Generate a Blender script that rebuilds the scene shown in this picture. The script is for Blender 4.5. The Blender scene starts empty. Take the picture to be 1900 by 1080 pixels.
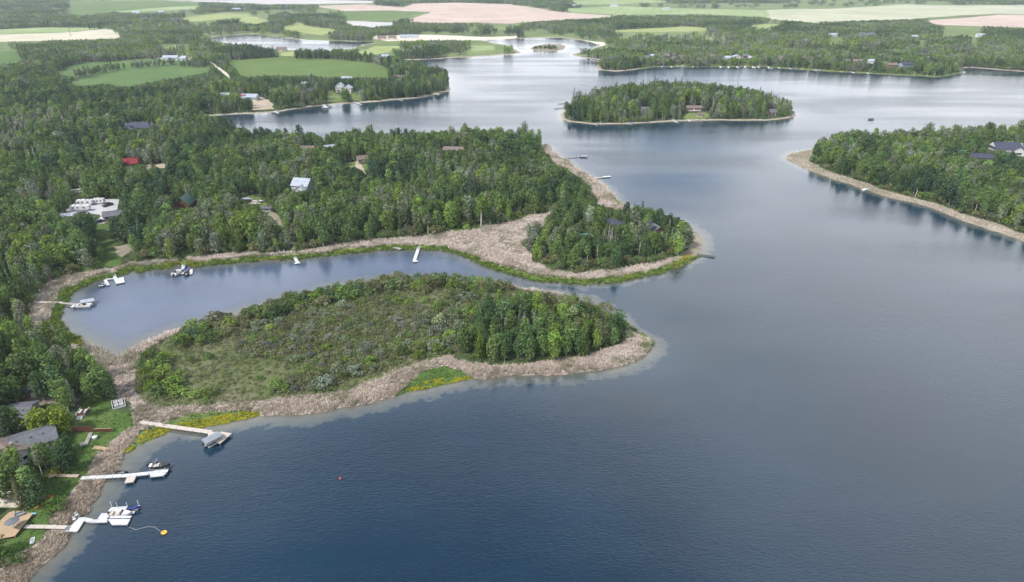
import bpy, math, random, re
import numpy as np
from mathutils import Vector, Matrix, kdtree
from mathutils.geometry import delaunay_2d_cdt

S = bpy.context.scene
C = S.collection
rng = np.random.default_rng(7)
random.seed(7)
R = math.radians

# ---------------------------------------------------------------- camera, sky, sun, exposure
CAM_H = 120.0
TILT = math.atan(600 / 1265)
cd = bpy.data.cameras.new('camera')
cd.sensor_width = 36.0
cd.lens = 36.0 * 1265 / 1900
cd.clip_start = 1.0
cd.clip_end = 60000
cam = bpy.data.objects.new('camera', cd)
cam.location = (0, 0, CAM_H)
cam.rotation_euler = (math.pi / 2 - TILT, 0, 0)
C.objects.link(cam)
S.camera = cam

SUN_EL, SUN_AZ = R(50), R(-125)       # azimuth from +Y, clockwise positive: behind the camera, to the west
sd = bpy.data.lights.new('sun', 'SUN')
sd.energy = 3.0
sd.angle = R(5)
sd.color = (1.0, 0.96, 0.90)
sun = bpy.data.objects.new('sun', sd)
sdir = Vector((math.sin(SUN_AZ) * math.cos(SUN_EL), math.cos(SUN_AZ) * math.cos(SUN_EL), math.sin(SUN_EL)))
sun.rotation_euler = sdir.to_track_quat('Z', 'Y').to_euler()
sun.location = (0, 0, 300)
C.objects.link(sun)

W = bpy.data.worlds.new('World')
S.world = W
W.use_nodes = True
wn, wl = W.node_tree.nodes, W.node_tree.links
wn.clear()
def N(nodes, t, **kw):
    n = nodes.new(t)
    for k, v in kw.items():
        if k.startswith('i_'):
            key = k[2:]
            n.inputs[int(key) if key.isdigit() else key.replace('_', ' ')].default_value = v
        else:
            setattr(n, k, v)
    return n
sky = N(wn, 'ShaderNodeTexSky', sky_type='NISHITA', sun_disc=False, sun_elevation=SUN_EL, sun_rotation=SUN_AZ, altitude=700)
tc = N(wn, 'ShaderNodeTexCoord')
sep = N(wn, 'ShaderNodeSeparateXYZ')
wl.new(tc.outputs['Generated'], sep.inputs[0])
zz = N(wn, 'ShaderNodeMath', operation='MAXIMUM', i_1=0.04)
wl.new(sep.outputs['Z'], zz.inputs[0])
za = N(wn, 'ShaderNodeMath', operation='ADD', i_1=0.12)
wl.new(zz.outputs[0], za.inputs[0])
dv = N(wn, 'ShaderNodeVectorMath', operation='DIVIDE')
cmb = N(wn, 'ShaderNodeCombineXYZ')
for k in range(3):
    wl.new(za.outputs[0], cmb.inputs[k])
wl.new(tc.outputs['Generated'], dv.inputs[0])
wl.new(cmb.outputs[0], dv.inputs[1])
mp = N(wn, 'ShaderNodeMapping')
mp.inputs['Location'].default_value = (30.39, 14.54, 3.52)
wl.new(dv.outputs[0], mp.inputs[0])
cn = N(wn, 'ShaderNodeTexNoise', i_Scale=0.85, i_Detail=6.0, i_Roughness=0.55)
wl.new(mp.outputs[0], cn.inputs['Vector'])
cr = N(wn, 'ShaderNodeMapRange', interpolation_type='SMOOTHSTEP')
cr.inputs['From Min'].default_value = 0.40
cr.inputs['From Max'].default_value = 0.58
# seen at a low angle, clouds of some depth close up over the horizon and leave more gaps overhead
lo = N(wn, 'ShaderNodeMath', operation='MULTIPLY_ADD', i_1=-0.25)
wl.new(zz.outputs[0], lo.inputs[0])
lo2 = N(wn, 'ShaderNodeMath', operation='ADD', i_1=0.11)
wl.new(cn.outputs['Fac'], lo.inputs[2]); wl.new(lo.outputs[0], lo2.inputs[0])
wl.new(lo2.outputs[0], cr.inputs['Value'])
cn2 = N(wn, 'ShaderNodeTexNoise', i_Scale=2.2, i_Detail=4.0)
wl.new(mp.outputs[0], cn2.inputs['Vector'])
cc = N(wn, 'ShaderNodeValToRGB')
cc.color_ramp.elements[0].position, cc.color_ramp.elements[0].color = 0.3, (7.3, 7.45, 7.8, 1)
cc.color_ramp.elements[1].position, cc.color_ramp.elements[1].color = 0.7, (11.9, 12.1, 12.5, 1)
wl.new(cn2.outputs['Fac'], cc.inputs['Fac'])
mx = N(wn, 'ShaderNodeMix', data_type='RGBA')
wl.new(cr.outputs['Result'], mx.inputs['Factor'])
wl.new(sky.outputs[0], mx.inputs[6])
wl.new(cc.outputs['Color'], mx.inputs[7])
bg = N(wn, 'ShaderNodeBackground', i_Strength=0.11)
wl.new(mx.outputs[2], bg.inputs['Color'])
wo = N(wn, 'ShaderNodeOutputWorld')
wl.new(bg.outputs[0], wo.inputs['Surface'])

S.view_settings.view_transform = 'Standard'
S.view_settings.look = 'None'
S.view_settings.gamma = 1.0
S.view_settings.use_curve_mapping = False
S.view_settings.exposure = 0.90
S.cycles.max_bounces = 6
S.cycles.diffuse_bounces = 4
S.cycles.glossy_bounces = 2
S.cycles.transmission_bounces = 3
S.cycles.caustics_reflective = False
S.cycles.caustics_refractive = False

# ---------------------------------------------------------------- survey: points read off the photograph, as ground positions
sT, cT = math.sin(TILT), math.cos(TILT)
def ground(px, py, z=0.0):
    """Ground position (metres) of a surveyed point."""
    u, v = (px - 950) / 1265, (540 - py) / 1265
    t = (CAM_H - z) / (sT - v * cT)
    return (u * t, t * (cT + v * sT))
def G(pts, z=0.0):
    return np.array([ground(a, b, z) for a, b in pts])
def ppm(p):
    """Rough size: metres per surveyed unit at a position."""
    return math.hypot(p[1], CAM_H) / 1265

def vnoise(x, y, seed=0):
    x = np.asarray(x, float); y = np.asarray(y, float)
    xi, yi = np.floor(x).astype(np.int64), np.floor(y).astype(np.int64)
    xf, yf = x - xi, y - yi
    xf, yf = xf * xf * (3 - 2 * xf), yf * yf * (3 - 2 * yf)
    def h(a, b):
        n = (a * 374761393 + b * 668265263 + seed * 1442695041) & 0x7fffffff
        n = ((n ^ (n >> 13)) * 1274126177) & 0x7fffffff
        return ((n ^ (n >> 16)) & 0xffff) / 65535.0
    return (h(xi, yi) * (1 - xf) + h(xi + 1, yi) * xf) * (1 - yf) + (h(xi, yi + 1) * (1 - xf) + h(xi + 1, yi + 1) * xf) * yf
def fbm(x, y, seed=0):
    return 0.55 * vnoise(x, y, seed) + 0.3 * vnoise(x * 2.1, y * 2.1, seed + 3) + 0.15 * vnoise(x * 4.3, y * 4.3, seed + 5)

def roughen(P, closed=True, amp=0.16, seed=0):
    """Natural outline: subdivide each edge and displace it; wiggle grows with the edge length."""
    P = [tuple(p) for p in P]
    r = random.Random(seed)
    for it in range(3):
        Q = []
        n = len(P)
        for i in range(n if closed else n - 1):
            a, b = P[i], P[(i + 1) % n]
            Q.append(a)
            dx, dy = b[0] - a[0], b[1] - a[1]
            L = math.hypot(dx, dy)
            m = ppm(a)
            if L > 7 * m and L < 900:
                o = r.uniform(-1, 1) * amp * min(L, 30 * m)
                ex = 1 if r.random() < 0.9 else 0.3
                k = r.uniform(0.4, 0.6)
                ox = -dy / L * o * ex; oy = dx / L * o * ex
                # keep the wiggle small along the line of sight, where distances are foreshortened
                Q.append((a[0] + dx * k + ox, a[1] + dy * k + oy * 1.0))
        if not closed:
            Q.append(P[-1])
        P = Q
    return np.array(P)

def inside(poly, x, y):
    x = np.asarray(x); y = np.asarray(y)
    res = np.zeros(x.shape, bool)
    lo, hi = poly.min(0), poly.max(0)
    idx = np.nonzero((x >= lo[0]) & (x <= hi[0]) & (y >= lo[1]) & (y <= hi[1]))[0]
    if len(idx) == 0:
        return res
    xs, ys = x[idx], y[idx]
    r = np.zeros(len(idx), bool)
    n = len(poly)
    for i in range(n):
        x1, y1 = poly[i]; x2, y2 = poly[(i + 1) % n]
        if y1 == y2:
            continue
        c = (y1 > ys) != (y2 > ys)
        if c.any():
            r ^= c & (xs < (x2 - x1) * (ys - y1) / (y2 - y1) + x1)
    res[idx] = r
    return res

# shores
LAKE = [(50, 1080), (65, 1058), (100, 1032), (117, 1016), (125, 998), (130, 984), (136, 972), (146, 958), (157, 955), (167, 949), (164, 939), (178, 927), (184, 918), (187, 903), (196, 890), (213, 880), (220, 870), (226, 852), (231, 839), (243, 838),
        (258, 826), (286, 814), (321, 798), (365, 795), (412, 788), (444, 778), (483, 772), (550, 770), (591, 765), (644, 755), (700, 745), (743, 733), (814, 717), (876, 703), (899, 704), (953, 696), (1035, 696), (1109, 687), (1149, 680),
        (1195, 662), (1207, 648), (1207, 635), (1190, 627), (1169, 617), (1157, 602), (1135, 582), (1110, 568), (1078, 556), (1045, 549), (1013, 544), (964, 537), (920, 528), (868, 522), (800, 519), (743, 519), (690, 523), (640, 531), (600, 539), (560, 552), (500, 568), (440, 586), (400, 597),
        (349, 610), (312, 620), (280, 634), (253, 647), (235, 656), (216, 668), (200, 657), (177, 648), (157, 638), (136, 632), (119, 622), (104, 607), (101, 589), (106, 577), (113, 564), (117, 555), (124, 545), (139, 535), (157, 529), (172, 521),
        (192, 516), (227, 507), (242, 501), (265, 503), (285, 498), (311, 498), (325, 488), (349, 492), (359, 494), (384, 491), (414, 488), (450, 485), (480, 483), (545, 480), (600, 474), (660, 467), (700, 463), (735, 462), (786, 461), (836, 465), (864, 475), (899, 490),
        (925, 500), (950, 507), (1001, 520), (1055, 524), (1112, 524), (1155, 520), (1212, 508), (1240, 500), (1266, 489), (1289, 477), (1297, 470), (1304, 451), (1296, 434), (1279, 420), (1262, 411), (1225, 402), (1175, 391), (1152, 379),
        (1142, 369), (1127, 351), (1102, 333), (1066, 311), (1041, 293), (1022, 278), (1018, 271), (1000, 268), (960, 264), (900, 262), (800, 265), (700, 268), (600, 270), (520, 267), (475, 263), (455, 261), (440, 250), (425, 243), (405, 236), (380, 228), (345, 220), (322, 216),
        (359, 216), (420, 213), (480, 211), (520, 207), (581, 197), (647, 192), (697, 189), (773, 182), (834, 169), (837, 166), (829, 153), (834, 145), (821, 140), (780, 131), (730, 120), (715, 115), (723, 112), (773, 111), (874, 106), (950, 101), (968, 98), (958, 92), (940, 84), (915, 80), (900, 77), (905, 74), (925, 73), (950, 72), (1000, 70), (1041, 70), (1081, 75), (1110, 82), (1112, 85), (1092, 92), (1071, 98), (1061, 102), (1081, 107),
        (1114, 111), (1110, 119), (1107, 126), (1109, 130), (1142, 133), (1180, 129), (1215, 124), (1319, 124), (1420, 124), (1483, 129), (1546, 133), (1647, 138), (1710, 141), (1736, 143), (1771, 138), (1788, 134), (1780, 128), (1799, 125), (1837, 128), (1900, 133), (2100, 137), (2600, 140),
        (2600, 236), (2300, 240), (2100, 247), (1900, 255), (1760, 259), (1640, 264), (1560, 272), (1511, 278), (1483, 281), (1465, 287), (1459, 295), (1481, 306), (1511, 320), (1541, 331), (1577, 341), (1597, 349), (1635, 362), (1673, 372), (1723, 384), (1756, 397), (1786, 410), (1837, 427), (1900, 448), (2050, 490), (2300, 545)]
LAKE_W = list(map(tuple, roughen(G(LAKE), closed=False, amp=0.10, seed=1)))
LAKE_W += [(700, 170), (900, -400), (-60, -400), (-120, -100), (-110, 0), (-100, 40)]
LAKE_W = np.array(LAKE_W)
POND2 = roughen(G([(376, 73), (400, 68), (430, 65), (470, 64), (497, 67), (571, 74), (647, 77), (697, 77), (692, 80), (670, 83), (659, 90), (604, 95), (560, 94), (530, 92), (515, 92), (470, 86), (420, 80)]), seed=2, amp=0.05)
ISLE = roughen(G([(1042, 220), (1041, 212), (1049, 202), (1090, 190), (1150, 180), (1230, 174), (1300, 175), (1380, 183), (1440, 197), (1468, 208), (1479, 215), (1458, 220), (1420, 224), (1334, 223), (1256, 225), (1167, 230), (1104, 231), (1056, 226)]), seed=3, amp=0.05)
ISLET = roughen(G([(983, 90), (992, 85), (1015, 81), (1040, 82), (1051, 86), (1046, 92), (1022, 96), (997, 96)]), seed=4, amp=0.04)

# land cover, first match wins (name, outline, material key)
COVER = []
def cover(name, pts, mat, amp=0.16, exclude=True, tag=None):
    P = roughen(G(pts), seed=len(COVER) + 11, amp=amp)
    COVER.append(dict(name=name, P=P, mat=mat, exclude=exclude, tag=tag))
    return P
cover('gravel_pad', [(124, 394), (133, 386), (144, 376), (198, 374), (214, 374), (222, 374), (219, 393), (199, 412), (201, 418), (183, 421), (179, 417), (189, 406), (186, 403), (171, 401), (149, 402), (136, 403), (126, 400)], 'gravel', 0.02)
cover('sand_path', [(662, 301), (671, 301), (677, 318), (688, 334), (680, 337), (668, 320)], 'sand')
cover('clearing', [(628, 308), (645, 305), (662, 307), (684, 309), (697, 313), (690, 320), (672, 317), (650, 315)], 'meadow', 0.25)
cover('road', [(306, 341), (316, 341), (319, 368), (310, 364)], 'asphalt', 0.03)
cover('clearing', [(268, 312), (284, 309), (300, 307), (313, 311), (306, 316), (290, 315), (274, 320)], 'sand', 0.2)
cover('clearing', [(224, 334), (236, 330), (244, 340), (258, 346), (254, 352), (238, 348)], 'sand', 0.2)
cover('clearing', [(78, 358), (96, 356), (98, 366), (84, 370)], 'sand')
cover('clearing', [(130, 356), (158, 352), (160, 360), (134, 364)], 'sandlight')
cover('lawn', [(427, 368), (458, 366), (486, 372), (497, 384), (505, 398), (490, 400), (478, 386), (464, 382), (448, 376)], 'meadow')
cover('path', [(502, 398), (508, 398), (524, 414), (534, 437), (548, 466), (540, 468), (526, 440), (516, 418)], 'drygrass')
cover('lawn', [(172, 422), (205, 420), (208, 440), (212, 465), (226, 480), (223, 494), (197, 500), (198, 480), (185, 462)], 'lawn')
cover('clearing', [(198, 467), (222, 462), (250, 461), (253, 470), (238, 474), (225, 481), (212, 476), (200, 478)], 'drygrass', 0.3)
cover('lawn', [(334, 468), (358, 464), (362, 474), (336, 480)], 'lawn')
cover('sand', [(-60, 914), (34, 919), (42, 946), (-60, 954)], 'sandlight', 0.04)
cover('dirt_yard', [(36, 748), (80, 742), (112, 744), (112, 756), (60, 762), (36, 760)], 'dirt')
cover('grass_bank', [(735, 735), (752, 722), (765, 708), (790, 690), (825, 682), (862, 696), (882, 704), (790, 727), (700, 750)], 'lawn')
cover('grass_bank', [(330, 779), (362, 769), (392, 766), (440, 764), (484, 766), (484, 776), (400, 800), (340, 806), (262, 835), (225, 850), (231, 836), (262, 806), (300, 790)], 'meadow')
R4 = cover('reed_marsh', [(244, 765), (286, 758), (330, 759), (400, 754), (470, 747), (540, 740), (600, 737), (660, 724), (690, 710), (732, 692), (770, 678), (815, 668), (835, 664), (870, 676), (930, 681), (1000, 675), (1060, 667), (1100, 659), (1150, 644), (1166, 627), (1160, 612), (1175, 605), (1240, 640), (1200, 710), (900, 740), (700, 790), (480, 790), (262, 800)], 'reed', tag='reed')
R5 = cover('reed_marsh', [(266, 782), (240, 800), (222, 812), (208, 822), (200, 836), (180, 846), (170, 868), (165, 881), (152, 897), (140, 907), (131, 923), (114, 944), (101, 957), (92, 990), (60, 1022), (20, 1038), (-60, 1062), (-80, 1200), (40, 1180), (160, 1020), (200, 930), (240, 860), (262, 826)], 'reed', tag='reed')
R1 = cover('reed_marsh', [(480, 470), (430, 473), (366, 480), (316, 486), (253, 489), (222, 498), (197, 500), (152, 509), (114, 518), (86, 531), (74, 546), (62, 561), (56, 584), (56, 607), (76, 627), (101, 640), (126, 652), (152, 664), (168, 676), (186, 690), (197, 707), (203, 727), (216, 743), (242, 752), (250, 774), (263, 776), (286, 760), (262, 744), (249, 727), (250, 711), (258, 690), (263, 667), (278, 648), (311, 630), (349, 615), (400, 601), (400, 540), (480, 510)], 'reed', tag='reed')
R2 = cover('reed_marsh', [(470, 473), (546, 471), (571, 466), (647, 453), (723, 446), (798, 439), (874, 431), (940, 418), (990, 402), (1030, 395), (1018, 422), (990, 439), (978, 465), (988, 489), (1016, 502), (1066, 510), (1117, 505), (1167, 499), (1218, 488), (1245, 483), (1256, 520), (1150, 560), (960, 540), (850, 500), (700, 490), (470, 510)], 'reed', tag='reed')
R3 = cover('reed_marsh', [(998, 268), (1008, 282), (1020, 298), (1050, 317), (1080, 334), (1098, 350), (1103, 366), (1108, 384), (1160, 390), (1170, 370), (1110, 320), (1040, 270)], 'reed', tag='reed')
cover('grass_bank', [(1218, 488), (1258, 476), (1277, 462), (1284, 450), (1286, 428), (1276, 417), (1320, 420), (1320, 490), (1250, 520)], 'drygrass')
R6 = cover('reed_marsh', [(1440, 300), (1470, 270), (1515, 282), (1500, 296), (1520, 312), (1577, 332), (1620, 347), (1673, 363), (1723, 376), (1760, 388), (1800, 403), (1850, 417), (1900, 436), (2080, 484), (2080, 520), (1900, 470), (1650, 390), (1480, 330)], 'drygrass', tag='thin')
cover('lawn', [(150, 737), (160, 746), (205, 748), (211, 768), (263, 776), (258, 787), (238, 800), (220, 812), (206, 822), (198, 836), (178, 846), (168, 868), (163, 882), (150, 897), (138, 907), (129, 922), (105, 948), (95, 970), (80, 1000), (50, 1024), (-60, 1050), (-60, 990), (40, 960), (60, 935), (80, 900), (95, 860), (120, 830), (140, 790)], 'lawn')
MARSH = cover('marsh_meadow', [(258, 758), (254, 716), (266, 670), (284, 646), (350, 606), (440, 584), (560, 550), (640, 529), (743, 517), (868, 519), (964, 535), (1020, 552), (950, 610), (900, 640), (840, 664), (770, 680), (690, 712), (600, 739), (440, 750)], 'marsh', exclude=False, tag='marsh')
cover('grass_bank', [(60, 545), (78, 522), (112, 508), (152, 498), (200, 488), (200, 500), (150, 512), (112, 520), (84, 536)], 'lawn', exclude=False)
cover('grass_bank', [(800, 436), (874, 426), (940, 412), (990, 396), (1028, 388), (1026, 399), (940, 421), (870, 433), (800, 441)], 'lawn', exclude=False)
# fields and clearings further off
cover('field', [(101, 138), (130, 126), (164, 119), (215, 116), (278, 110), (340, 113), (362, 120), (394, 127), (392, 137), (372, 139), (330, 146), (290, 151), (253, 160), (240, 163), (215, 160), (190, 158), (160, 161), (111, 160), (150, 150), (196, 143), (140, 146)], 'crop')
cover('gravel_pad', [(288, 109), (364, 107), (356, 114), (306, 117)], 'sandlight', 0.02)
ISLETC = cover('islet_bank', [(975, 90), (990, 83), (1015, 79), (1042, 80), (1056, 86), (1048, 94), (1022, 98), (994, 98)], 'drygrass')
cover('field', [(-60, 105), (20, 96), (42, 101), (33, 119), (-60, 131)], 'crop')
cover('field', [(422, 114), (470, 110), (518, 107), (659, 112), (697, 119), (725, 134), (720, 146), (611, 146), (579, 142), (513, 142), (460, 145), (442, 138)], 'crop2')
cover('field', [(518, 100), (548, 97), (549, 107), (519, 106)], 'hay')
cover('field', [(-80, 68), (130, 62), (190, 56), (199, 56), (234, 73), (177, 75), (-80, 82)], 'stubble')
cover('field', [(-80, 60), (86, 53), (189, 55), (130, 61.6), (-80, 67.5)], 'lightgreen')
cover('field', [(121, 6), (200, 3), (354, 3), (375, 11), (253, 19), (202, 23), (152, 29), (122, 26)], 'crop2')
cover('field', [(581, 13), (672, 9), (748, 15), (766, 8), (850, 6), (950, 9), (1054, 25), (1150, 31), (1092, 36), (1033, 39), (940, 46), (899, 44), (763, 43), (762, 37), (800, 24), (720, 21), (640, 22)], 'plough')
cover('field', [(634, 24), (700, 23), (795, 22), (745, 36), (652, 39)], 'crop2')
cover('field', [(640, 40), (735, 43), (728, 48), (690, 53), (655, 49)], 'stubble2')
cover('field', [(645, 102), (697, 87), (748, 88), (700, 103)], 'hay')
cover('field', [(864, 88), (920, 86), (917, 94), (874, 96)], 'lightgreen')
cover('field', [(518, 54), (553, 43), (579, 51), (632, 58), (601, 67), (553, 61)], 'hay')
cover('field', [(450, 30), (503, 40), (470, 47), (440, 40)], 'hay')
cover('field', [(1054, 17), (1142, 13), (1268, 17), (1420, 20), (1425, 34), (1294, 27), (1167, 29), (1060, 25)], 'lightgreen')
cover('field', [(1420, 20), (1546, 17), (1680, 9), (1760, 11), (1960, 9), (1960, 29), (1850, 27), (1723, 34), (1698, 38), (1506, 44), (1425, 36)], 'stubble3')
cover('field', [(1710, 41), (1850, 29), (1960, 29), (1960, 55), (1748, 49)], 'plough')
cover('field', [(1137, 58), (1268, 50), (1316, 54), (1314, 60), (1142, 61)], 'hay')
cover('field', [(1377, 49), (1420, 45), (1455, 47), (1420, 54)], 'hay')
cover('lawn', [(1531, 73), (1556, 71), (1576, 76), (1541, 83)], 'meadow')
cover('lawn', [(1695, 76), (1722, 81), (1720, 91), (1700, 84)], 'meadow')
cover('lawn', [(1796, 78), (1826, 72), (1820, 86), (1797, 87)], 'meadow')
cover('lawn', [(1736, 58), (1799, 58), (1830, 66), (1745, 70)], 'meadow')
cover('lawn', [(599, 172), (622, 171), (643, 189), (611, 191)], 'meadow')
cover('lawn', [(647, 174), (660, 172), (675, 187), (652, 189)], 'meadow')
cover('clearing', [(470, 184), (484, 182), (500, 190), (510, 204), (470, 206)], 'sand')
cover('road', [(387, 116), (392, 116), (420, 136), (432, 148), (426, 148), (412, 136)], 'sandlight', 0.02)
cover('lawn', [(1276, 213), (1300, 212), (1318, 218), (1302, 222), (1268, 222)], 'meadow')
cover('shore_lawn', [(1180, 129), (1215, 122), (1300, 120), (1420, 120), (1546, 128), (1647, 130), (1700, 134), (1760, 136), (1780, 134), (1780, 145), (1640, 142), (1420, 130), (1200, 132)], 'meadow', exclude=False)
cover('beach', [(1060, 75), (1090, 76), (1122, 80), (1124, 84), (1100, 90), (1080, 84)], 'sandlight')
cover('beach', [(690, 68), (790, 66), (900, 70), (960, 68), (960, 74), (880, 76), (720, 78), (690, 74)], 'sandlight')
cover('clearing', [(1890, 277), (1960, 275), (1960, 295), (1886, 293)], 'sandlight')
cover('field', [(130, 14), (300, 13), (372, 12), (372, 18), (240, 24)], 'lightgreen')
cover('field', [(330, 36), (420, 26), (470, 28), (430, 36), (360, 42)], 'hay')
cover('field', [(300, 2), (560, 0), (700, 3), (690, 7), (520, 9)], 'stubble2')
cover('field', [(1060, 2), (1200, 0), (1260, 4), (1150, 9), (1080, 10)], 'lightgreen')
# beyond the last fields that show: a patchwork out to the horizon
for k in range(26):
    r = random.Random(k + 50)
    yy = r.uniform(3700, 9000); xx = r.uniform(-0.9, 0.9) * yy
    a, b = r.uniform(250, 500), r.uniform(250, 480)
    COVER.append(dict(name='field', P=np.array([(xx - a, yy - b), (xx + a, yy - b), (xx + a, yy + b), (xx - a, yy + b)]), mat=r.choice(['lightgreen', 'stubble3', 'plough', 'crop2']), exclude=True, tag=None))

RIM = [G([(60, 700), (90, 500), (260, 488), (330, 488), (330, 515), (200, 530), (130, 580), (160, 650), (222, 690), (300, 640), (360, 600), (380, 620), (230, 700)]), G([(330, 480), (760, 440), (960, 500), (1110, 520), (1320, 470), (1330, 500), (1100, 545), (900, 520), (700, 480), (330, 515)]), G([(1000, 262), (1160, 385), (1140, 392), (995, 275)]), G([(1150, 590), (1215, 640), (1190, 650), (1130, 595)])]
def rim_width(x, y):
    """How far the fresh green margin reaches up the bank, from spot to spot."""
    return 0.9 + 3.4 * vnoise(x / 11, y / 11, 71)
def is_water(x, y):
    w = inside(LAKE_W, x, y) | inside(POND2, x, y)
    w &= ~inside(ISLE, x, y)
    w &= ~inside(ISLET, x, y)
    return w

# shoreline points, for distances to the water's edge
def densify(P, step, closed=True):
    out = []
    n = len(P)
    for i in range(n if closed else n - 1):
        a, b = P[i], P[(i + 1) % n]
        L = math.hypot(b[0] - a[0], b[1] - a[1])
        k = max(1, min(400, int(L / max(step, 0.5 * ppm(a) * 4))))
        for j in range(k):
            out.append((a[0] + (b[0] - a[0]) * j / k, a[1] + (b[1] - a[1]) * j / k))
    return out
def kd_of(pts):
    t = kdtree.KDTree(len(pts))
    for i, p in enumerate(pts):
        t.insert((p[0], p[1], 0), i)
    t.balance()
    return t
shore_pts = densify(LAKE_W, 1.0) + densify(POND2, 2.0) + densify(ISLE, 1.0) + densify(ISLET, 2.0)
KD_SHORE = kd_of(shore_pts)
def shore_dist(x, y):
    return np.array([KD_SHORE.find((a, b, 0))[2] for a, b in zip(x, y)])
reed_edge = []
for P in (R1, R2, R3, R4, R5, R6):
    reed_edge += densify(P, 1.0)
KD_REED = kd_of(reed_edge)
def sstep(a, b, v):
    t = np.clip((v - a) / (b - a), 0, 1)
    return t * t * (3 - 2 * t)
ISLE_C = ISLE.mean(0)
def height(x, y, d):
    """Height of dry land above the lake from its position and its distance to the water's edge."""
    x = np.asarray(x, float); y = np.asarray(y, float)
    z = 0.12 + 0.45 * sstep(0, 2.5, d) + 0.9 * sstep(4, 30, d)
    z += 0.12 * (fbm(x / 6, y / 6, 2) - 0.5) * sstep(1, 5, d)
    z += 3.0 * (fbm(x / 420, y / 420, 9) - 0.35) * sstep(40, 300, d)
    z += 5.0 * np.exp(-(((x - ISLE_C[0] - 10) / 70) ** 2 + ((y - ISLE_C[1] - 15) / 45) ** 2)) * sstep(5, 40, d)
    return np.maximum(z, 0.1)

# ---------------------------------------------------------------- materials
MATS = {}
def mat(key, col, rough=0.8, col2=None, scale=1.0, detail=4.0, metal=0.0, spec=0.3, bump=0.0, stretch=None, contrast=(0.35, 0.65)):
    """Procedural surface: two tones mixed by noise in object space, with optional relief."""
    m = bpy.data.materials.new(key)
    m.use_nodes = True
    nt = m.node_tree
    b = nt.nodes['Principled BSDF']
    b.inputs['Roughness'].default_value = rough
    b.inputs['Metallic'].default_value = metal
    b.inputs['Specular IOR Level'].default_value = spec
    col2 = col2 or tuple(c * 0.8 for c in col)
    t = N(nt.nodes, 'ShaderNodeTexCoord')
    src = t.outputs['Object']
    if stretch:
        mpn = N(nt.nodes, 'ShaderNodeMapping')
        mpn.inputs['Scale'].default_value = stretch[:3]
        if len(stretch) > 3:
            mpn.inputs['Rotation'].default_value = (0, 0, stretch[3])
        nt.links.new(src, mpn.inputs[0])
        src = mpn.outputs[0]
    n = N(nt.nodes, 'ShaderNodeTexNoise', i_Scale=scale, i_Detail=detail, i_Roughness=0.6)
    nt.links.new(src, n.inputs['Vector'])
    rp = N(nt.nodes, 'ShaderNodeValToRGB')
    rp.color_ramp.elements[0].position, rp.color_ramp.elements[0].color = contrast[0], (*col2, 1)
    rp.color_ramp.elements[1].position, rp.color_ramp.elements[1].color = contrast[1], (*col, 1)
    nt.links.new(n.outputs['Fac'], rp.inputs['Fac'])
    nt.links.new(rp.outputs[0], b.inputs['Base Color'])
    if bump:
        bp = N(nt.nodes, 'ShaderNodeBump', i_Strength=bump)
        nt.links.new(n.outputs['Fac'], bp.inputs['Height'])
        nt.links.new(bp.outputs[0], b.inputs['Normal'])
    MATS[key] = m
    return m

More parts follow.
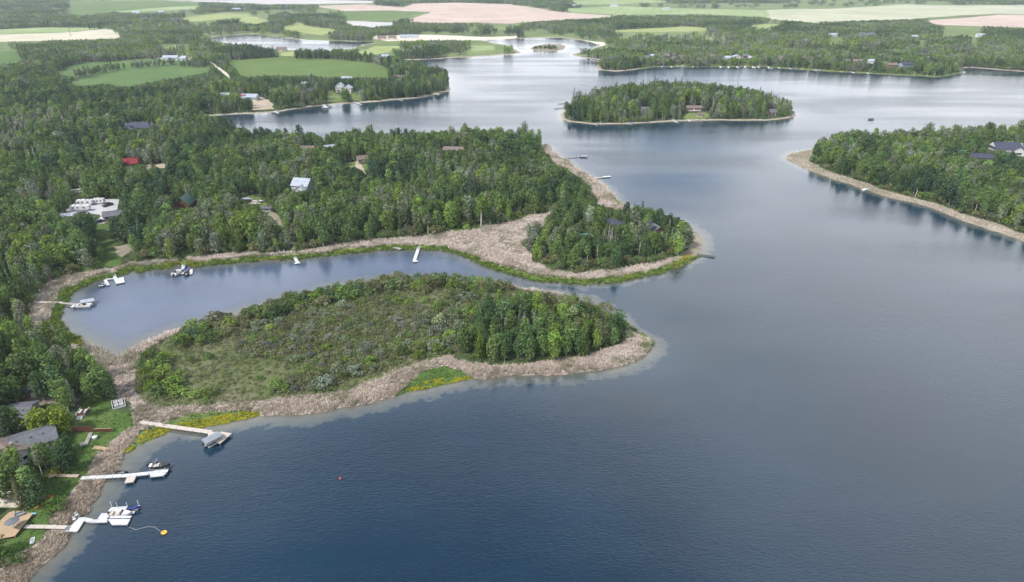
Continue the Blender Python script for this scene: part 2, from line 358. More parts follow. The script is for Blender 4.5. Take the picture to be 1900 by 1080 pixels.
def ground_mat(key, tones, sc=(0.02, 0.15, 0.9), rows=None):
    """Ground cover: tones mixed by noise at three sizes; rows = (angle, spacing, strength) for worked fields."""
    m = bpy.data.materials.new(key)
    m.use_nodes = True
    nt = m.node_tree
    b = nt.nodes['Principled BSDF']
    b.inputs['Roughness'].default_value = 0.95
    b.inputs['Specular IOR Level'].default_value = 0.1
    t = N(nt.nodes, 'ShaderNodeTexCoord')
    ns = []
    for k, s in enumerate(sc):
        n = N(nt.nodes, 'ShaderNodeTexNoise', i_Scale=s, i_Detail=5.0, i_Roughness=0.62)
        nt.links.new(t.outputs['Object'], n.inputs['Vector'])
        ns.append(n)
    a1 = N(nt.nodes, 'ShaderNodeMath', operation='MULTIPLY_ADD', i_1=0.45)
    nt.links.new(ns[0].outputs['Fac'], a1.inputs[0])
    a2 = N(nt.nodes, 'ShaderNodeMath', operation='MULTIPLY_ADD', i_1=0.30)
    nt.links.new(ns[1].outputs['Fac'], a2.inputs[0])
    a3 = N(nt.nodes, 'ShaderNodeMath', operation='MULTIPLY', i_1=0.25)
    nt.links.new(ns[2].outputs['Fac'], a3.inputs[0])
    nt.links.new(a3.outputs[0], a2.inputs[2])
    nt.links.new(a2.outputs[0], a1.inputs[2])
    fac = a1.outputs[0]
    if rows:
        ang, sp, st = rows
        mpn = N(nt.nodes, 'ShaderNodeMapping')
        mpn.inputs['Rotation'].default_value = (0, 0, ang)
        nt.links.new(t.outputs['Object'], mpn.inputs[0])
        wv = N(nt.nodes, 'ShaderNodeTexWave', i_Scale=0.314 / sp, i_Distortion=2.5, i_Detail=2.0)
        wv.inputs['Detail Scale'].default_value = 0.4
        nt.links.new(mpn.outputs[0], wv.inputs['Vector'])
        a4 = N(nt.nodes, 'ShaderNodeMath', operation='MULTIPLY_ADD', i_1=st)
        nt.links.new(wv.outputs['Fac'], a4.inputs[0])
        nt.links.new(fac, a4.inputs[2])
        a5 = N(nt.nodes, 'ShaderNodeMath', operation='SUBTRACT', i_1=st * 0.5)
        nt.links.new(a4.outputs[0], a5.inputs[0])
        fac = a5.outputs[0]
    rp = N(nt.nodes, 'ShaderNodeValToRGB')
    e = rp.color_ramp.elements
    while len(e) < len(tones):
        e.new(0.5)
    for k, c in enumerate(tones):
        e[k].position = 0.36 + 0.28 * k / max(1, len(tones) - 1)
        e[k].color = (*c, 1)
    nt.links.new(fac, rp.inputs['Fac'])
    nt.links.new(rp.outputs[0], b.inputs['Base Color'])
    bp = N(nt.nodes, 'ShaderNodeBump', i_Strength=0.5, i_Distance=0.15)
    nt.links.new(ns[2].outputs['Fac'], bp.inputs['Height'])
    nt.links.new(bp.outputs[0], b.inputs['Normal'])
    MATS[key] = m
    return m

ground_mat('forest', [(0.030, 0.042, 0.018), (0.050, 0.072, 0.028), (0.075, 0.095, 0.040)])
ground_mat('reed', [(0.20, 0.165, 0.135), (0.31, 0.26, 0.225), (0.42, 0.36, 0.33)], sc=(0.06, 0.5, 3.0))
ground_mat('drygrass', [(0.15, 0.135, 0.095), (0.22, 0.195, 0.145), (0.29, 0.255, 0.20)], sc=(0.06, 0.4, 2.0))
ground_mat('lawn', [(0.040, 0.078, 0.020), (0.064, 0.112, 0.027), (0.115, 0.140, 0.052)], sc=(0.10, 0.6, 2.5))
ground_mat('meadow', [(0.085, 0.125, 0.035), (0.115, 0.155, 0.05), (0.16, 0.185, 0.075)], sc=(0.03, 0.3, 2.0))
ground_mat('marsh', [(0.062, 0.078, 0.033), (0.090, 0.108, 0.046), (0.122, 0.128, 0.066), (0.14, 0.125, 0.085)], sc=(0.05, 0.4, 2.0))
ground_mat('pasture', [(0.075, 0.105, 0.040), (0.12, 0.16, 0.062), (0.19, 0.23, 0.095)], sc=(0.006, 0.02, 0.1))
ground_mat('bank', [(0.17, 0.15, 0.115), (0.27, 0.24, 0.19), (0.36, 0.32, 0.26)], sc=(0.03, 0.15, 0.6))
ground_mat('fresh', [(0.060, 0.105, 0.024), (0.095, 0.155, 0.034), (0.15, 0.18, 0.045)], sc=(0.08, 0.5, 2.0))
ground_mat('dirt', [(0.13, 0.105, 0.08), (0.20, 0.165, 0.125), (0.26, 0.22, 0.17)])
ground_mat('sand', [(0.27, 0.22, 0.16), (0.36, 0.30, 0.225), (0.42, 0.36, 0.28)])
ground_mat('sandlight', [(0.40, 0.35, 0.28), (0.50, 0.45, 0.37), (0.58, 0.53, 0.45)])
ground_mat('gravel', [(0.30, 0.30, 0.31), (0.38, 0.38, 0.39), (0.45, 0.44, 0.44)])
ground_mat('asphalt', [(0.045, 0.045, 0.05), (0.06, 0.06, 0.065), (0.08, 0.08, 0.08)])
ground_mat('crop', [(0.055, 0.105, 0.030), (0.075, 0.130, 0.038), (0.10, 0.155, 0.052)], sc=(0.008, 0.03, 0.2), rows=(0.4, 14, 0.14))
ground_mat('crop2', [(0.070, 0.115, 0.030), (0.09, 0.14, 0.038), (0.115, 0.165, 0.05)], sc=(0.008, 0.03, 0.2), rows=(1.2, 16, 0.14))
ground_mat('hay', [(0.17, 0.21, 0.075), (0.23, 0.27, 0.10), (0.29, 0.32, 0.14)], sc=(0.008, 0.03, 0.2), rows=(0.8, 18, 0.16))
ground_mat('lightgreen', [(0.15, 0.22, 0.085), (0.21, 0.27, 0.12), (0.28, 0.33, 0.17)], sc=(0.006, 0.03, 0.2), rows=(0.2, 26, 0.05))
ground_mat('stubble', [(0.34, 0.33, 0.23), (0.43, 0.40, 0.30), (0.50, 0.45, 0.36)], sc=(0.008, 0.03, 0.2), rows=(0.15, 16, 0.2))
ground_mat('stubble2', [(0.33, 0.32, 0.32), (0.41, 0.39, 0.39), (0.48, 0.45, 0.44)], sc=(0.008, 0.03, 0.2), rows=(1.4, 22, 0.2))
ground_mat('stubble3', [(0.25, 0.28, 0.17), (0.34, 0.35, 0.24), (0.46, 0.44, 0.34)], sc=(0.004, 0.012, 0.1), rows=(1.35, 34, 0.16))
ground_mat('plough', [(0.32, 0.24, 0.20), (0.41, 0.325, 0.27), (0.49, 0.40, 0.34)], sc=(0.005, 0.02, 0.2), rows=(1.5, 28, 0.24))

# ---------------------------------------------------------------- ground and water as one triangulation
def build_land():
    verts, edges = [], []
    def add_ring(P):
        base = len(verts)
        n = len(P)
        for p in P:
            verts.append((float(p[0]), float(p[1])))
        for i in range(n):
            edges.append((base + i, base + (i + 1) % n))
    for P in (LAKE_W, POND2, ISLE, ISLET):
        add_ring(P)
    for c in COVER:
        add_ring(c['P'])
    # rings of points along the shore, so that the bank and the shelf are smooth
    for off in (0.8, 2.5, 6.0, 11.0):
        for P in (LAKE_W, ISLE):
            n = len(P)
            for i in range(n):
                a, b = P[i], P[(i + 1) % n]
                L = math.hypot(b[0] - a[0], b[1] - a[1])
                if L < 0.3 or L > 200 or (off < 2 and ppm(a) > 0.3):
                    continue
                nx, ny = -(b[1] - a[1]) / L, (b[0] - a[0]) / L
                m = ((a[0] + b[0]) / 2, (a[1] + b[1]) / 2)
                for s in (1, -1):
                    verts.append((m[0] + s * nx * off, m[1] + s * ny * off))
    # interior points on arcs round the lake's near end, coarser with distance
    r = 60.0
    while r < 5200:
        st = r * 0.017
        n = int(2.0 * r / st)
        for k in range(n):
            a = -1.0 + 2.0 * (k + random.random() * 0.8) / n
            rr = r * (1 + random.uniform(-0.008, 0.008))
            verts.append((rr * math.sin(a), rr * math.cos(a)))
        r *= 1.024
    for k in range(700):
        a, rr = random.uniform(0, 2 * math.pi), 5000 * (random.random() * 2.2 + 0.9)
        verts.append((rr * math.sin(a), rr * math.cos(a)))
    for x in (-16000, 16000):
        for y in (-6000, 30000):
            verts.append((x, y))
    V, E, F, *_ = delaunay_2d_cdt([Vector(v) for v in verts], edges, [], 0, 1e-4, False)
    V = np.array([(v[0], v[1]) for v in V])
    F = np.array(F, int)
    a, b, c = V[F[:, 0]], V[F[:, 1]], V[F[:, 2]]
    area = (b[:, 0] - a[:, 0]) * (c[:, 1] - a[:, 1]) - (c[:, 0] - a[:, 0]) * (b[:, 1] - a[:, 1])
    F[area < 0] = F[area < 0][:, ::-1]
    F = F[np.abs(area) > 1e-7]
    cen = (V[F[:, 0]] + V[F[:, 1]] + V[F[:, 2]]) / 3
    cls = np.full(len(F), -1)
    wat = is_water(cen[:, 0], cen[:, 1])
    free = ~wat
    for k, cv in enumerate(COVER):
        m = free & inside(cv['P'], cen[:, 0], cen[:, 1])
        cls[m] = k
        free &= ~m
    d = shore_dist(V[:, 0], V[:, 1])
    onland = np.zeros(len(V), bool); onland[F[~wat].ravel()] = True
    onwat = np.zeros(len(V), bool); onwat[F[wat].ravel()] = True
    z = height(V[:, 0], V[:, 1], d)
    z[onwat] = 0.0
    z[d < 0.02] = 0.0
    def emit(name, faces, material, zz, kind='structure'):
        used, inv = np.unique(faces, return_inverse=True)
        me = bpy.data.meshes.new(name)
        co = np.column_stack([V[used], zz[used]])
        f = inv.reshape(-1, 3)
        me.vertices.add(len(co)); me.vertices.foreach_set('co', co.ravel())
        me.loops.add(f.size); me.loops.foreach_set('vertex_index', f.ravel().astype(np.int32))
        me.polygons.add(len(f)); me.polygons.foreach_set('loop_start', np.arange(0, f.size, 3, dtype=np.int32))
        me.update(calc_edges=True)
        me.shade_smooth()
        me.materials.append(material)
        o = bpy.data.objects.new(name, me)
        o['kind'] = kind
        C.objects.link(o)
        return o, used
    cd_ = shore_dist(cen[:, 0], cen[:, 1])
    rc = np.hypot(cen[:, 0], cen[:, 1])
    bank = (cls < 0) & ~wat & (cd_ < np.clip(rc * 0.0055, 1.5, 6.0))
    past = (cls < 0) & ~wat & ~bank & (cen[:, 1] > 1060)
    rim = np.zeros(len(F), bool)
    for P in RIM[:3]:
        rim |= inside(P, cen[:, 0], cen[:, 1])
    rim &= ~wat & (cd_ < rim_width(cen[:, 0], cen[:, 1])) & (rc < 480)
    cls[rim] = -2
    bank &= ~rim
    emit('sedge_bank', F[rim], MATS['fresh'], z)
    emit('ground', F[(cls == -1) & ~wat & ~bank & ~past], MATS['forest'], z)
    emit('shore_bank', F[bank], MATS['bank'], z)
    emit('pasture', F[past], MATS['pasture'], z)
    for k, cv in enumerate(COVER):
        f = F[cls == k]
        if len(f):
            emit(cv['name'], f, MATS[cv['mat']], z)
    ow, used = emit('lake', F[wat], WATER, np.zeros(len(V)))
    at = ow.data.attributes.new('offshore', 'FLOAT', 'POINT')
    dd = d[used].copy()
    # the bay behind the marsh island and the west margin shelve more gently
    bay = inside(BAY, V[used, 0], V[used, 1])
    dd[bay] *= 0.62
    at.data.foreach_set('value', dd.astype(np.float32))
    ab = ow.data.attributes.new('bay_tone', 'FLOAT', 'POINT')
    ab.data.foreach_set('value', (bay * sstep(0, 14, d[used])).astype(np.float32))
    # calmer water in the lee of the shores
    return V, F

BAY = G([(60, 640), (100, 480), (400, 470), (800, 445), (980, 540), (800, 530), (560, 560), (340, 620), (216, 690)])

def water_mat():
    m = bpy.data.materials.new('lake_water')
    m.use_nodes = True
    nt = m.node_tree; L = nt.links
    b = nt.nodes['Principled BSDF']
    b.inputs['IOR'].default_value = 1.333
    b.inputs['Specular IOR Level'].default_value = 0.85
    t = N(nt.nodes, 'ShaderNodeTexCoord')
    at = N(nt.nodes, 'ShaderNodeAttribute', attribute_name='offshore')
    n1 = N(nt.nodes, 'ShaderNodeTexNoise', i_Scale=0.22, i_Detail=8.0, i_Roughness=0.75)
    L.new(t.outputs['Object'], n1.inputs['Vector'])
    ma = N(nt.nodes, 'ShaderNodeMath', operation='MULTIPLY_ADD', i_1=14.0)
    L.new(n1.outputs['Fac'], ma.inputs[0]); L.new(at.outputs['Fac'], ma.inputs[2])
    sb = N(nt.nodes, 'ShaderNodeMath', operation='SUBTRACT', i_1=7.0)
    L.new(ma.outputs[0], sb.inputs[0])
    mr = N(nt.nodes, 'ShaderNodeMapRange')
    mr.inputs['From Max'].default_value = 20.0
    L.new(sb.outputs[0], mr.inputs['Value'])
    rp = N(nt.nodes, 'ShaderNodeValToRGB')
    e = rp.color_ramp.elements
    stops = [(0.0, (0.105, 0.100, 0.078)), (0.13, (0.074, 0.082, 0.076)), (0.25, (0.050, 0.064, 0.070)), (0.31, (0.008, 0.026, 0.045)), (1.0, (0.004, 0.019, 0.036))]
    e[0].position, e[0].color = stops[0][0], (*stops[0][1], 1)
    e[1].position, e[1].color = stops[-1][0], (*stops[-1][1], 1)
    for p, c in stops[1:-1]:
        q = e.new(p); q.color = (*c, 1)
    L.new(mr.outputs[0], rp.inputs['Fac'])
    # weed beds and silt seen through the water, far from shore: slow blotches
    n4 = N(nt.nodes, 'ShaderNodeTexNoise', i_Scale=0.022, i_Detail=4.0)
    L.new(t.outputs['Object'], n4.inputs['Vector'])
    mr4 = N(nt.nodes, 'ShaderNodeMapRange')
    mr4.inputs['From Min'].default_value = 0.3; mr4.inputs['From Max'].default_value = 0.7
    mr4.inputs['To Min'].default_value = 0.82; mr4.inputs['To Max'].default_value = 1.22
    L.new(n4.outputs['Fac'], mr4.inputs['Value'])
    vm = N(nt.nodes, 'ShaderNodeVectorMath', operation='SCALE')
    # the shallow bay takes a paler, bluer base colour away from its shores
    bay_t = N(nt.nodes, 'ShaderNodeAttribute', attribute_name='bay_tone')
    mxs = N(nt.nodes, 'ShaderNodeMix', data_type='RGBA')
    mxs.inputs[7].default_value = (0.055, 0.078, 0.125, 1)
    L.new(bay_t.outputs['Fac'], mxs.inputs['Factor']); L.new(rp.outputs[0], mxs.inputs[6])
    L.new(mxs.outputs[2], vm.inputs[0]); L.new(mr4.outputs[0], vm.inputs['Scale'])
    L.new(vm.outputs[0], b.inputs['Base Color'])
    # wind: ripples of two sizes, running in lanes
    mpn = N(nt.nodes, 'ShaderNodeMapping')
    mpn.inputs['Rotation'].default_value = (0, 0, R(-12)); mpn.inputs['Scale'].default_value = (0.36, 1.0, 1.0)
    L.new(t.outputs['Object'], mpn.inputs[0])
    w1 = N(nt.nodes, 'ShaderNodeTexNoise', i_Scale=2.0, i_Detail=3.0, i_Roughness=0.6, i_Distortion=0.4)
    L.new(mpn.outputs[0], w1.inputs['Vector'])
    mpb = N(nt.nodes, 'ShaderNodeMapping')
    mpb.inputs['Rotation'].default_value = (0, 0, R(20)); mpb.inputs['Scale'].default_value = (0.4, 1.0, 1.0)
    L.new(t.outputs['Object'], mpb.inputs[0])
    w2 = N(nt.nodes, 'ShaderNodeTexNoise', i_Scale=0.30, i_Detail=2.0)
    L.new(mpb.outputs[0], w2.inputs['Vector'])
    lane = N(nt.nodes, 'ShaderNodeTexNoise', i_Scale=0.012, i_Detail=3.0)
    mpc = N(nt.nodes, 'ShaderNodeMapping')
    mpc.inputs['Rotation'].default_value = (0, 0, R(-8)); mpc.inputs['Scale'].default_value = (0.35, 1.6, 1.0)
    L.new(t.outputs['Object'], mpc.inputs[0]); L.new(mpc.outputs[0], lane.inputs['Vector'])
    lr = N(nt.nodes, 'ShaderNodeMapRange')
    lr.inputs['From Min'].default_value = 0.35; lr.inputs['From Max'].default_value = 0.65
    lr.inputs['To Min'].default_value = 0.18; lr.inputs['To Max'].default_value = 1.0
    L.new(lane.outputs['Fac'], lr.inputs['Value'])
    # shelter: ripples die out towards the shore
    sh = N(nt.nodes, 'ShaderNodeMapRange')
    sh.inputs['From Min'].default_value = 0.0; sh.inputs['From Max'].default_value = 30.0
    sh.inputs['To Min'].default_value = 0.25; sh.inputs['To Max'].default_value = 1.0
    L.new(at.outputs['Fac'], sh.inputs['Value'])
    mu = N(nt.nodes, 'ShaderNodeMath', operation='MULTIPLY')
    L.new(lr.outputs[0], mu.inputs[0]); L.new(sh.outputs[0], mu.inputs[1])
    ad = N(nt.nodes, 'ShaderNodeMath', operation='MULTIPLY_ADD', i_1=0.5)
    L.new(w2.outputs['Fac'], ad.inputs[0]); L.new(w1.outputs['Fac'], ad.inputs[2])
    st = N(nt.nodes, 'ShaderNodeMath', operation='MULTIPLY', i_1=0.44)
    L.new(mu.outputs[0], st.inputs[0])
    bp = N(nt.nodes, 'ShaderNodeBump', i_Distance=0.35)
    L.new(st.outputs[0], bp.inputs['Strength']); L.new(ad.outputs[0], bp.inputs['Height'])
    L.new(bp.outputs[0], b.inputs['Normal'])
    rr = N(nt.nodes, 'ShaderNodeMapRange')
    rr.inputs['To Min'].default_value = 0.06; rr.inputs['To Max'].default_value = 0.20
    L.new(mu.outputs[0], rr.inputs['Value'])
    L.new(rr.outputs[0], b.inputs['Roughness'])
    return m
WATER = water_mat()
GV, GF = build_land()

# ---------------------------------------------------------------- vegetation: materials and plant meshes
def leaf_mat(key, rough=0.6, trans=0.30, var=(0.5, 1.5)):
    """Foliage: colour of the plant ('tint', per plant) times a value per leaf clump."""
    m = bpy.data.materials.new(key)
    m.use_nodes = True
    nt = m.node_tree; L = nt.links
    nt.nodes.remove(nt.nodes['Principled BSDF'])
    out = nt.nodes['Material Output']
    ti = N(nt.nodes, 'ShaderNodeAttribute', attribute_name='tint', attribute_type='INSTANCER')
    lv = N(nt.nodes, 'ShaderNodeAttribute', attribute_name='leaf')
    mr = N(nt.nodes, 'ShaderNodeMapRange')
    mr.inputs['To Min'].default_value, mr.inputs['To Max'].default_value = var
    L.new(lv.outputs['Fac'], mr.inputs['Value'])
    sc = N(nt.nodes, 'ShaderNodeVectorMath', operation='SCALE')
    L.new(ti.outputs['Vector'], sc.inputs[0]); L.new(mr.outputs[0], sc.inputs['Scale'])
    d = N(nt.nodes, 'ShaderNodeBsdfDiffuse'); L.new(sc.outputs[0], d.inputs['Color'])
    tr = N(nt.nodes, 'ShaderNodeBsdfTranslucent'); L.new(sc.outputs[0], tr.inputs['Color'])
    ms = N(nt.nodes, 'ShaderNodeMixShader', i_Fac=trans)
    L.new(d.outputs[0], ms.inputs[1]); L.new(tr.outputs[0], ms.inputs[2])
    L.new(ms.outputs[0], out.inputs['Surface'])
    return m
LEAF = leaf_mat('foliage')
REEDM = leaf_mat('dry_reed', trans=0.15, var=(0.55, 1.3))
mat('bark_pale', (0.50, 0.49, 0.45), col2=(0.27, 0.26, 0.24), scale=3, stretch=(1, 1, 0.5))
mat('bark_dark', (0.10, 0.085, 0.07), scale=4)
mat('bark_dead', (0.50, 0.47, 0.44), col2=(0.32, 0.30, 0.28), scale=3)

class Shape:
    """Collects triangles and quads with a material slot and a leaf value, then makes one mesh."""
    def __init__(s):
        s.v, s.f, s.m, s.l, s.n = [], [], [], [], 0
    def add(s, v, f, mi=0, leaf=0.5):
        v = np.asarray(v, float)
        for k, q in enumerate(f):
            s.f.append(tuple(i + s.n for i in q)); s.m.append(mi)
            s.l.append(leaf[k] if hasattr(leaf, '__len__') else leaf)
        s.v.append(v); s.n += len(v)
    def mesh(s, name, mats):
        me = bpy.data.meshes.new(name)
        me.from_pydata(np.concatenate(s.v).tolist(), [], s.f)
        me.polygons.foreach_set('material_index', np.array(s.m, np.int32))
        a = me.attributes.new('leaf', 'FLOAT', 'FACE')
        a.data.foreach_set('value', np.array(s.l, np.float32))
        for m in mats:
            me.materials.append(m)
        me.update()
        return me
def limb(sh, p0, p1, r0, r1, n=5, mi=0):
    p0, p1 = np.array(p0, float), np.array(p1, float)
    d = p1 - p0; d /= np.linalg.norm(d) + 1e-9
    u = np.cross(d, (0.31, 0.2, 0.9) if abs(d[2]) < 0.9 else (1, 0, 0)); u /= np.linalg.norm(u)
    w = np.cross(d, u)
    V = []
    for k in range(n):
        a = 2 * math.pi * k / n
        o = u * math.cos(a) + w * math.sin(a)
        V.append(p0 + o * r0); V.append(p1 + o * r1)
    sh.add(V, [(2 * k, 2 * ((k + 1) % n), 2 * ((k + 1) % n) + 1, 2 * k + 1) for k in range(n)], mi, 0.5)
def leaf_cards(sh, P, Nn, size, rs, mi=0, val=None, tri=False):
    """One small leaf-clump face per point, facing roughly along its normal."""
    n = len(P)
    d = Nn + np.array([0, 0, 0.25]) + rs.normal(0, 0.42, (n, 3))
    d /= np.linalg.norm(d, axis=1)[:, None] + 1e-9
    ref = rs.normal(0, 1, (n, 3))
    u = np.cross(d, ref); u /= np.linalg.norm(u, axis=1)[:, None] + 1e-9
    w = np.cross(d, u)
    s1 = (size * rs.uniform(0.6, 1.35, n))[:, None]; s2 = (size * rs.uniform(0.5, 1.1, n))[:, None]
    if tri:
        V = np.stack([P + u * s1, P - u * s1 * 0.6 + w * s2, P - u * s1 * 0.6 - w * s2], 1).reshape(-1, 3)
        f = [(3 * i, 3 * i + 1, 3 * i + 2) for i in range(n)]
    else:
        V = np.stack([P + u * s1, P + w * s2 * 0.8 + d * s1 * 0.25, P - u * s1, P - w * s2 * 0.8 - d * s1 * 0.2], 1).reshape(-1, 3)
        f = [(4 * i, 4 * i + 1, 4 * i + 2, 4 * i + 3) for i in range(n)]
    sh.add(V, f, mi, val if val is not None else rs.uniform(0, 1, n))

def lobes(sh, rs, centres, radii, n, size, mi=0, squash=0.85):
    tot = sum(r * r for r in radii)
    for c, r in zip(centres, radii):
        k = max(6, int(n * r * r / tot))
        d = rs.normal(0, 1, (k, 3)); d[:, 2] = d[:, 2] * 0.9 + 0.25
        d /= np.linalg.norm(d, axis=1)[:, None]
        rr = r * rs.uniform(0.72, 1.05, k)[:, None]
        P = np.array(c) + d * rr * np.array([1, 1, squash])
        base = rs.uniform(0.25, 0.75)
        leaf_cards(sh, P, d, size, rs, mi, np.clip(base + rs.normal(0, 0.22, k), 0, 1))

# every plant is made 10 m tall (shrubs 4 m) as (trunk Shape, crown Shape)
def broadleaf(seed, base=0.16, width=0.25, n=620, size=0.36, top=0.55):
    rs = np.random.default_rng(seed)
    T, Cn = Shape(), Shape()
    lean = rs.normal(0, 0.25, 2)
    tip = np.array([lean[0], lean[1], 9.0])
    mid = tip * 0.5 + np.array([*rs.normal(0, 0.15, 2), 0])
    limb(T, (0, 0, -0.4), mid, 0.2, 0.15); limb(T, mid, tip, 0.15, 0.05)
    cs, rr = [], []
    k = 13
    for i in range(k):
        t = base + (0.97 - base) * (i + 0.5) / k
        prof = math.sin(math.pi * min(1, ((t - base) / (1 - base)) ** 0.85 * 0.80 + 0.13)) ** 0.55
        a = i * 2.4 + rs.uniform(-0.5, 0.5)
        rad = width * 10 * prof
        r = rad * rs.uniform(0.48, 0.66) + 0.25
        off = max(0, rad - r) * rs.uniform(0.8, 1.25)
        ax = tip * min(1, t / 0.9) * np.array([1, 1, 0])
        c = np.array([ax[0] + off * math.cos(a), ax[1] + off * math.sin(a), t * 10])
        cs.append(c); rr.append(r)
        if i % 2 == 0 and i < k - 2:
            limb(T, (ax[0], ax[1], t * 10 - rad * 0.7 - 0.3), c, 0.06, 0.025, 3)
    lobes(Cn, rs, cs, rr, n, size)
    return T, Cn
def spruce(seed, n=520, width=0.17):
    rs = np.random.default_rng(seed)
    T, Cn = Shape(), Shape()
    limb(T, (0, 0, -0.4), (0, 0, 9.6), 0.17, 0.03)
    z = 0.9; P, D, Vv = [], [], []
    while z < 9.7:
        rad = width * 10 * (1 - z / 10.2) ** 0.85 * rs.uniform(0.85, 1.12)
        m = max(3, int(5 + rad * 4))
        ph = rs.uniform(0, 6.28)
        for j in range(m):
            a = ph + 6.283 * j / m + rs.uniform(-.2, .2)
            L = rad * rs.uniform(0.8, 1.1)
            val = rs.uniform(0.2, 0.8)
            s = max(1, int(L / 0.38))
            for q in range(s):
                t = (q + 0.7) / s
                P.append((L * t * math.cos(a), L * t * math.sin(a), z - L * t * 0.42 + 0.05 * q))
                D.append((math.cos(a) * 0.6, math.sin(a) * 0.6, 0.9)); Vv.append(val * 0.7 + t * 0.3)
        z += 0.42 + 0.25 * (1 - z / 10)
    P, D = np.array(P), np.array(D)
    leaf_cards(Cn, P, D, 0.33, rs, 0, np.array(Vv), tri=True)
    tip = np.array([(0, 0, 9.6), (0.05, 0, 9.9), (0, 0.05, 10.2)])
    leaf_cards(Cn, tip, np.ones((3, 3)), 0.16, rs)
    return T, Cn
def shrub(seed, n=360, spread=1.0):
    rs = np.random.default_rng(seed)
    T, Cn = Shape(), Shape()
    cs, rr = [], []
    k = 9
    for i in range(k):
        a = i * 2.4 + rs.uniform(-.5, .5); q = math.sqrt((i + 0.3) / k)
        c = np.array([2.1 * spread * q * math.cos(a), 2.1 * spread * q * math.sin(a), 2.9 - 1.7 * q * q + rs.uniform(-.25, .25)])
        cs.append(c); rr.append(rs.uniform(0.75, 1.2))
        limb(T, (c[0] * 0.15, c[1] * 0.15, -0.2), c, 0.06, 0.02, 3)
    lobes(Cn, rs, cs, rr, n, 0.26)
    return T, Cn
def deadtree(seed):
    rs = np.random.default_rng(seed)
    T, Cn = Shape(), Shape()
    lean = rs.normal(0, 0.35, 2)
    mid = (lean[0] * .5, lean[1] * .5, 5); tip = (lean[0], lean[1], 10)
    limb(T, (0, 0, -0.4), mid, 0.22, 0.15, 5); limb(T, mid, tip, 0.15, 0.05, 4)
    for i in range(14):
        t = rs.uniform(0.4, 0.97); a = rs.uniform(0, 6.28); L = rs.uniform(0.6, 1.5) * (1.2 - t * 0.7)
        p = np.array([lean[0] * t, lean[1] * t, 10 * t])
        e = p + np.array([L * math.cos(a), L * math.sin(a), L * rs.uniform(0.4, 1.1)])
        limb(Cn, p, e, 0.045, 0.012, 3)
        for j in range(2):
            f = p + (e - p) * rs.uniform(.4, .9)
            limb(Cn, f, f + rs.normal(0, 0.35, 3) + np.array([0, 0, 0.25]), 0.02, 0.008, 3)
    return T, Cn

KINDS = {}    # kind -> list of (trunk mesh, crown mesh, joined mesh)
def make_kind(kind, makers, bark, crownmat, names):
    out = []
    for T, Cn in makers:
        tm = T.mesh(names[0], [bark]); cm = Cn.mesh(names[1], [crownmat])
        J = Shape()
        J.v = [np.concatenate(T.v), np.concatenate(Cn.v)]
        nT = len(J.v[0])
        J.f = T.f + [tuple(i + nT for i in q) for q in Cn.f]
        J.m = [0] * len(T.f) + [1] * len(Cn.f); J.l = T.l + Cn.l
        out.append((tm, cm, J.mesh(kind, [bark, crownmat])))
    KINDS[kind] = out
make_kind('aspen_tree', [broadleaf(1), broadleaf(2, 0.15, 0.27), broadleaf(3, 0.2, 0.23), broadleaf(4, 0.12, 0.29, 700), broadleaf(5, 0.46, 0.2, 420), broadleaf(6, 0.5, 0.19, 360), broadleaf(7, 0.1, 0.27, 700)],
          MATS['bark_pale'], LEAF, ('trunk', 'crown'))
make_kind('spruce_tree', [spruce(11), spruce(12, width=0.15), spruce(13, width=0.2)], MATS['bark_dark'], LEAF, ('trunk', 'crown'))
make_kind('willow_shrub', [shrub(21), shrub(22, 420, 1.15), shrub(23, 340, 0.85), shrub(24, 380)], MATS['bark_dark'], LEAF, ('stem', 'crown'))
make_kind('dead_tree', [deadtree(31), deadtree(32), deadtree(33)], MATS['bark_dead'], MATS['bark_dead'], ('trunk', 'branches'))
def grove(seed, conifer=0.12):
    """A clump of six to eight crowns, for the far woods."""
    rs = np.random.default_rng(seed)
    J = Shape()
    for i in range(8):
        a = i * 2.4; q = 6.2 * math.sqrt((i + 0.4) / 8)
        x, y = q * math.cos(a) + rs.normal(0, .6), q * math.sin(a) + rs.normal(0, .6)
        H = rs.uniform(8.0, 11.5)
        tv = rs.uniform(0.15, 0.85)
        limb(J, (x, y, -1), (x, y, H * 0.8), 0.2, 0.08, 3, 0)
        if rs.random() < conifer:
            zz = np.linspace(1, H * 1.1, 26)
            rad = 1.9 * (1 - zz / (H * 1.12))
            an = rs.uniform(0, 6.28, 26 * 3)
            zz3, rd3 = np.repeat(zz, 3), np.repeat(rad, 3)
            P = np.column_stack([x + rd3 * np.cos(an) * .7, y + rd3 * np.sin(an) * .7, zz3])
            D = np.column_stack([np.cos(an), np.sin(an), np.full(78, .8)])
            leaf_cards(J, P, D, 0.6, rs, 1, np.clip(rs.normal(0.12, 0.1, 78), 0, 1), tri=True)
            continue
        cs = [np.array([x + rs.normal(0, .9), y + rs.normal(0, .9), H * t]) for t in (0.35, 0.5, 0.62, 0.75, 0.9)]
        rr = [1.5, 1.9, 2.0, 1.7, 1.1]
        for c, r in zip(cs, rr):
            k = 16
            d = rs.normal(0, 1, (k, 3)); d[:, 2] = np.abs(d[:, 2]) * 0.9 + 0.05
            d /= np.linalg.norm(d, axis=1)[:, None]
            leaf_cards(J, c + d * r, d, 0.62, rs, 1, np.clip(tv + rs.normal(0, 0.16, k), 0, 1))
    return J.mesh('grove', [MATS['bark_pale'], LEAF])
GROVES = [grove(41), grove(42), grove(43, 0.0), grove(44, 0.5), grove(45, 0.05)]

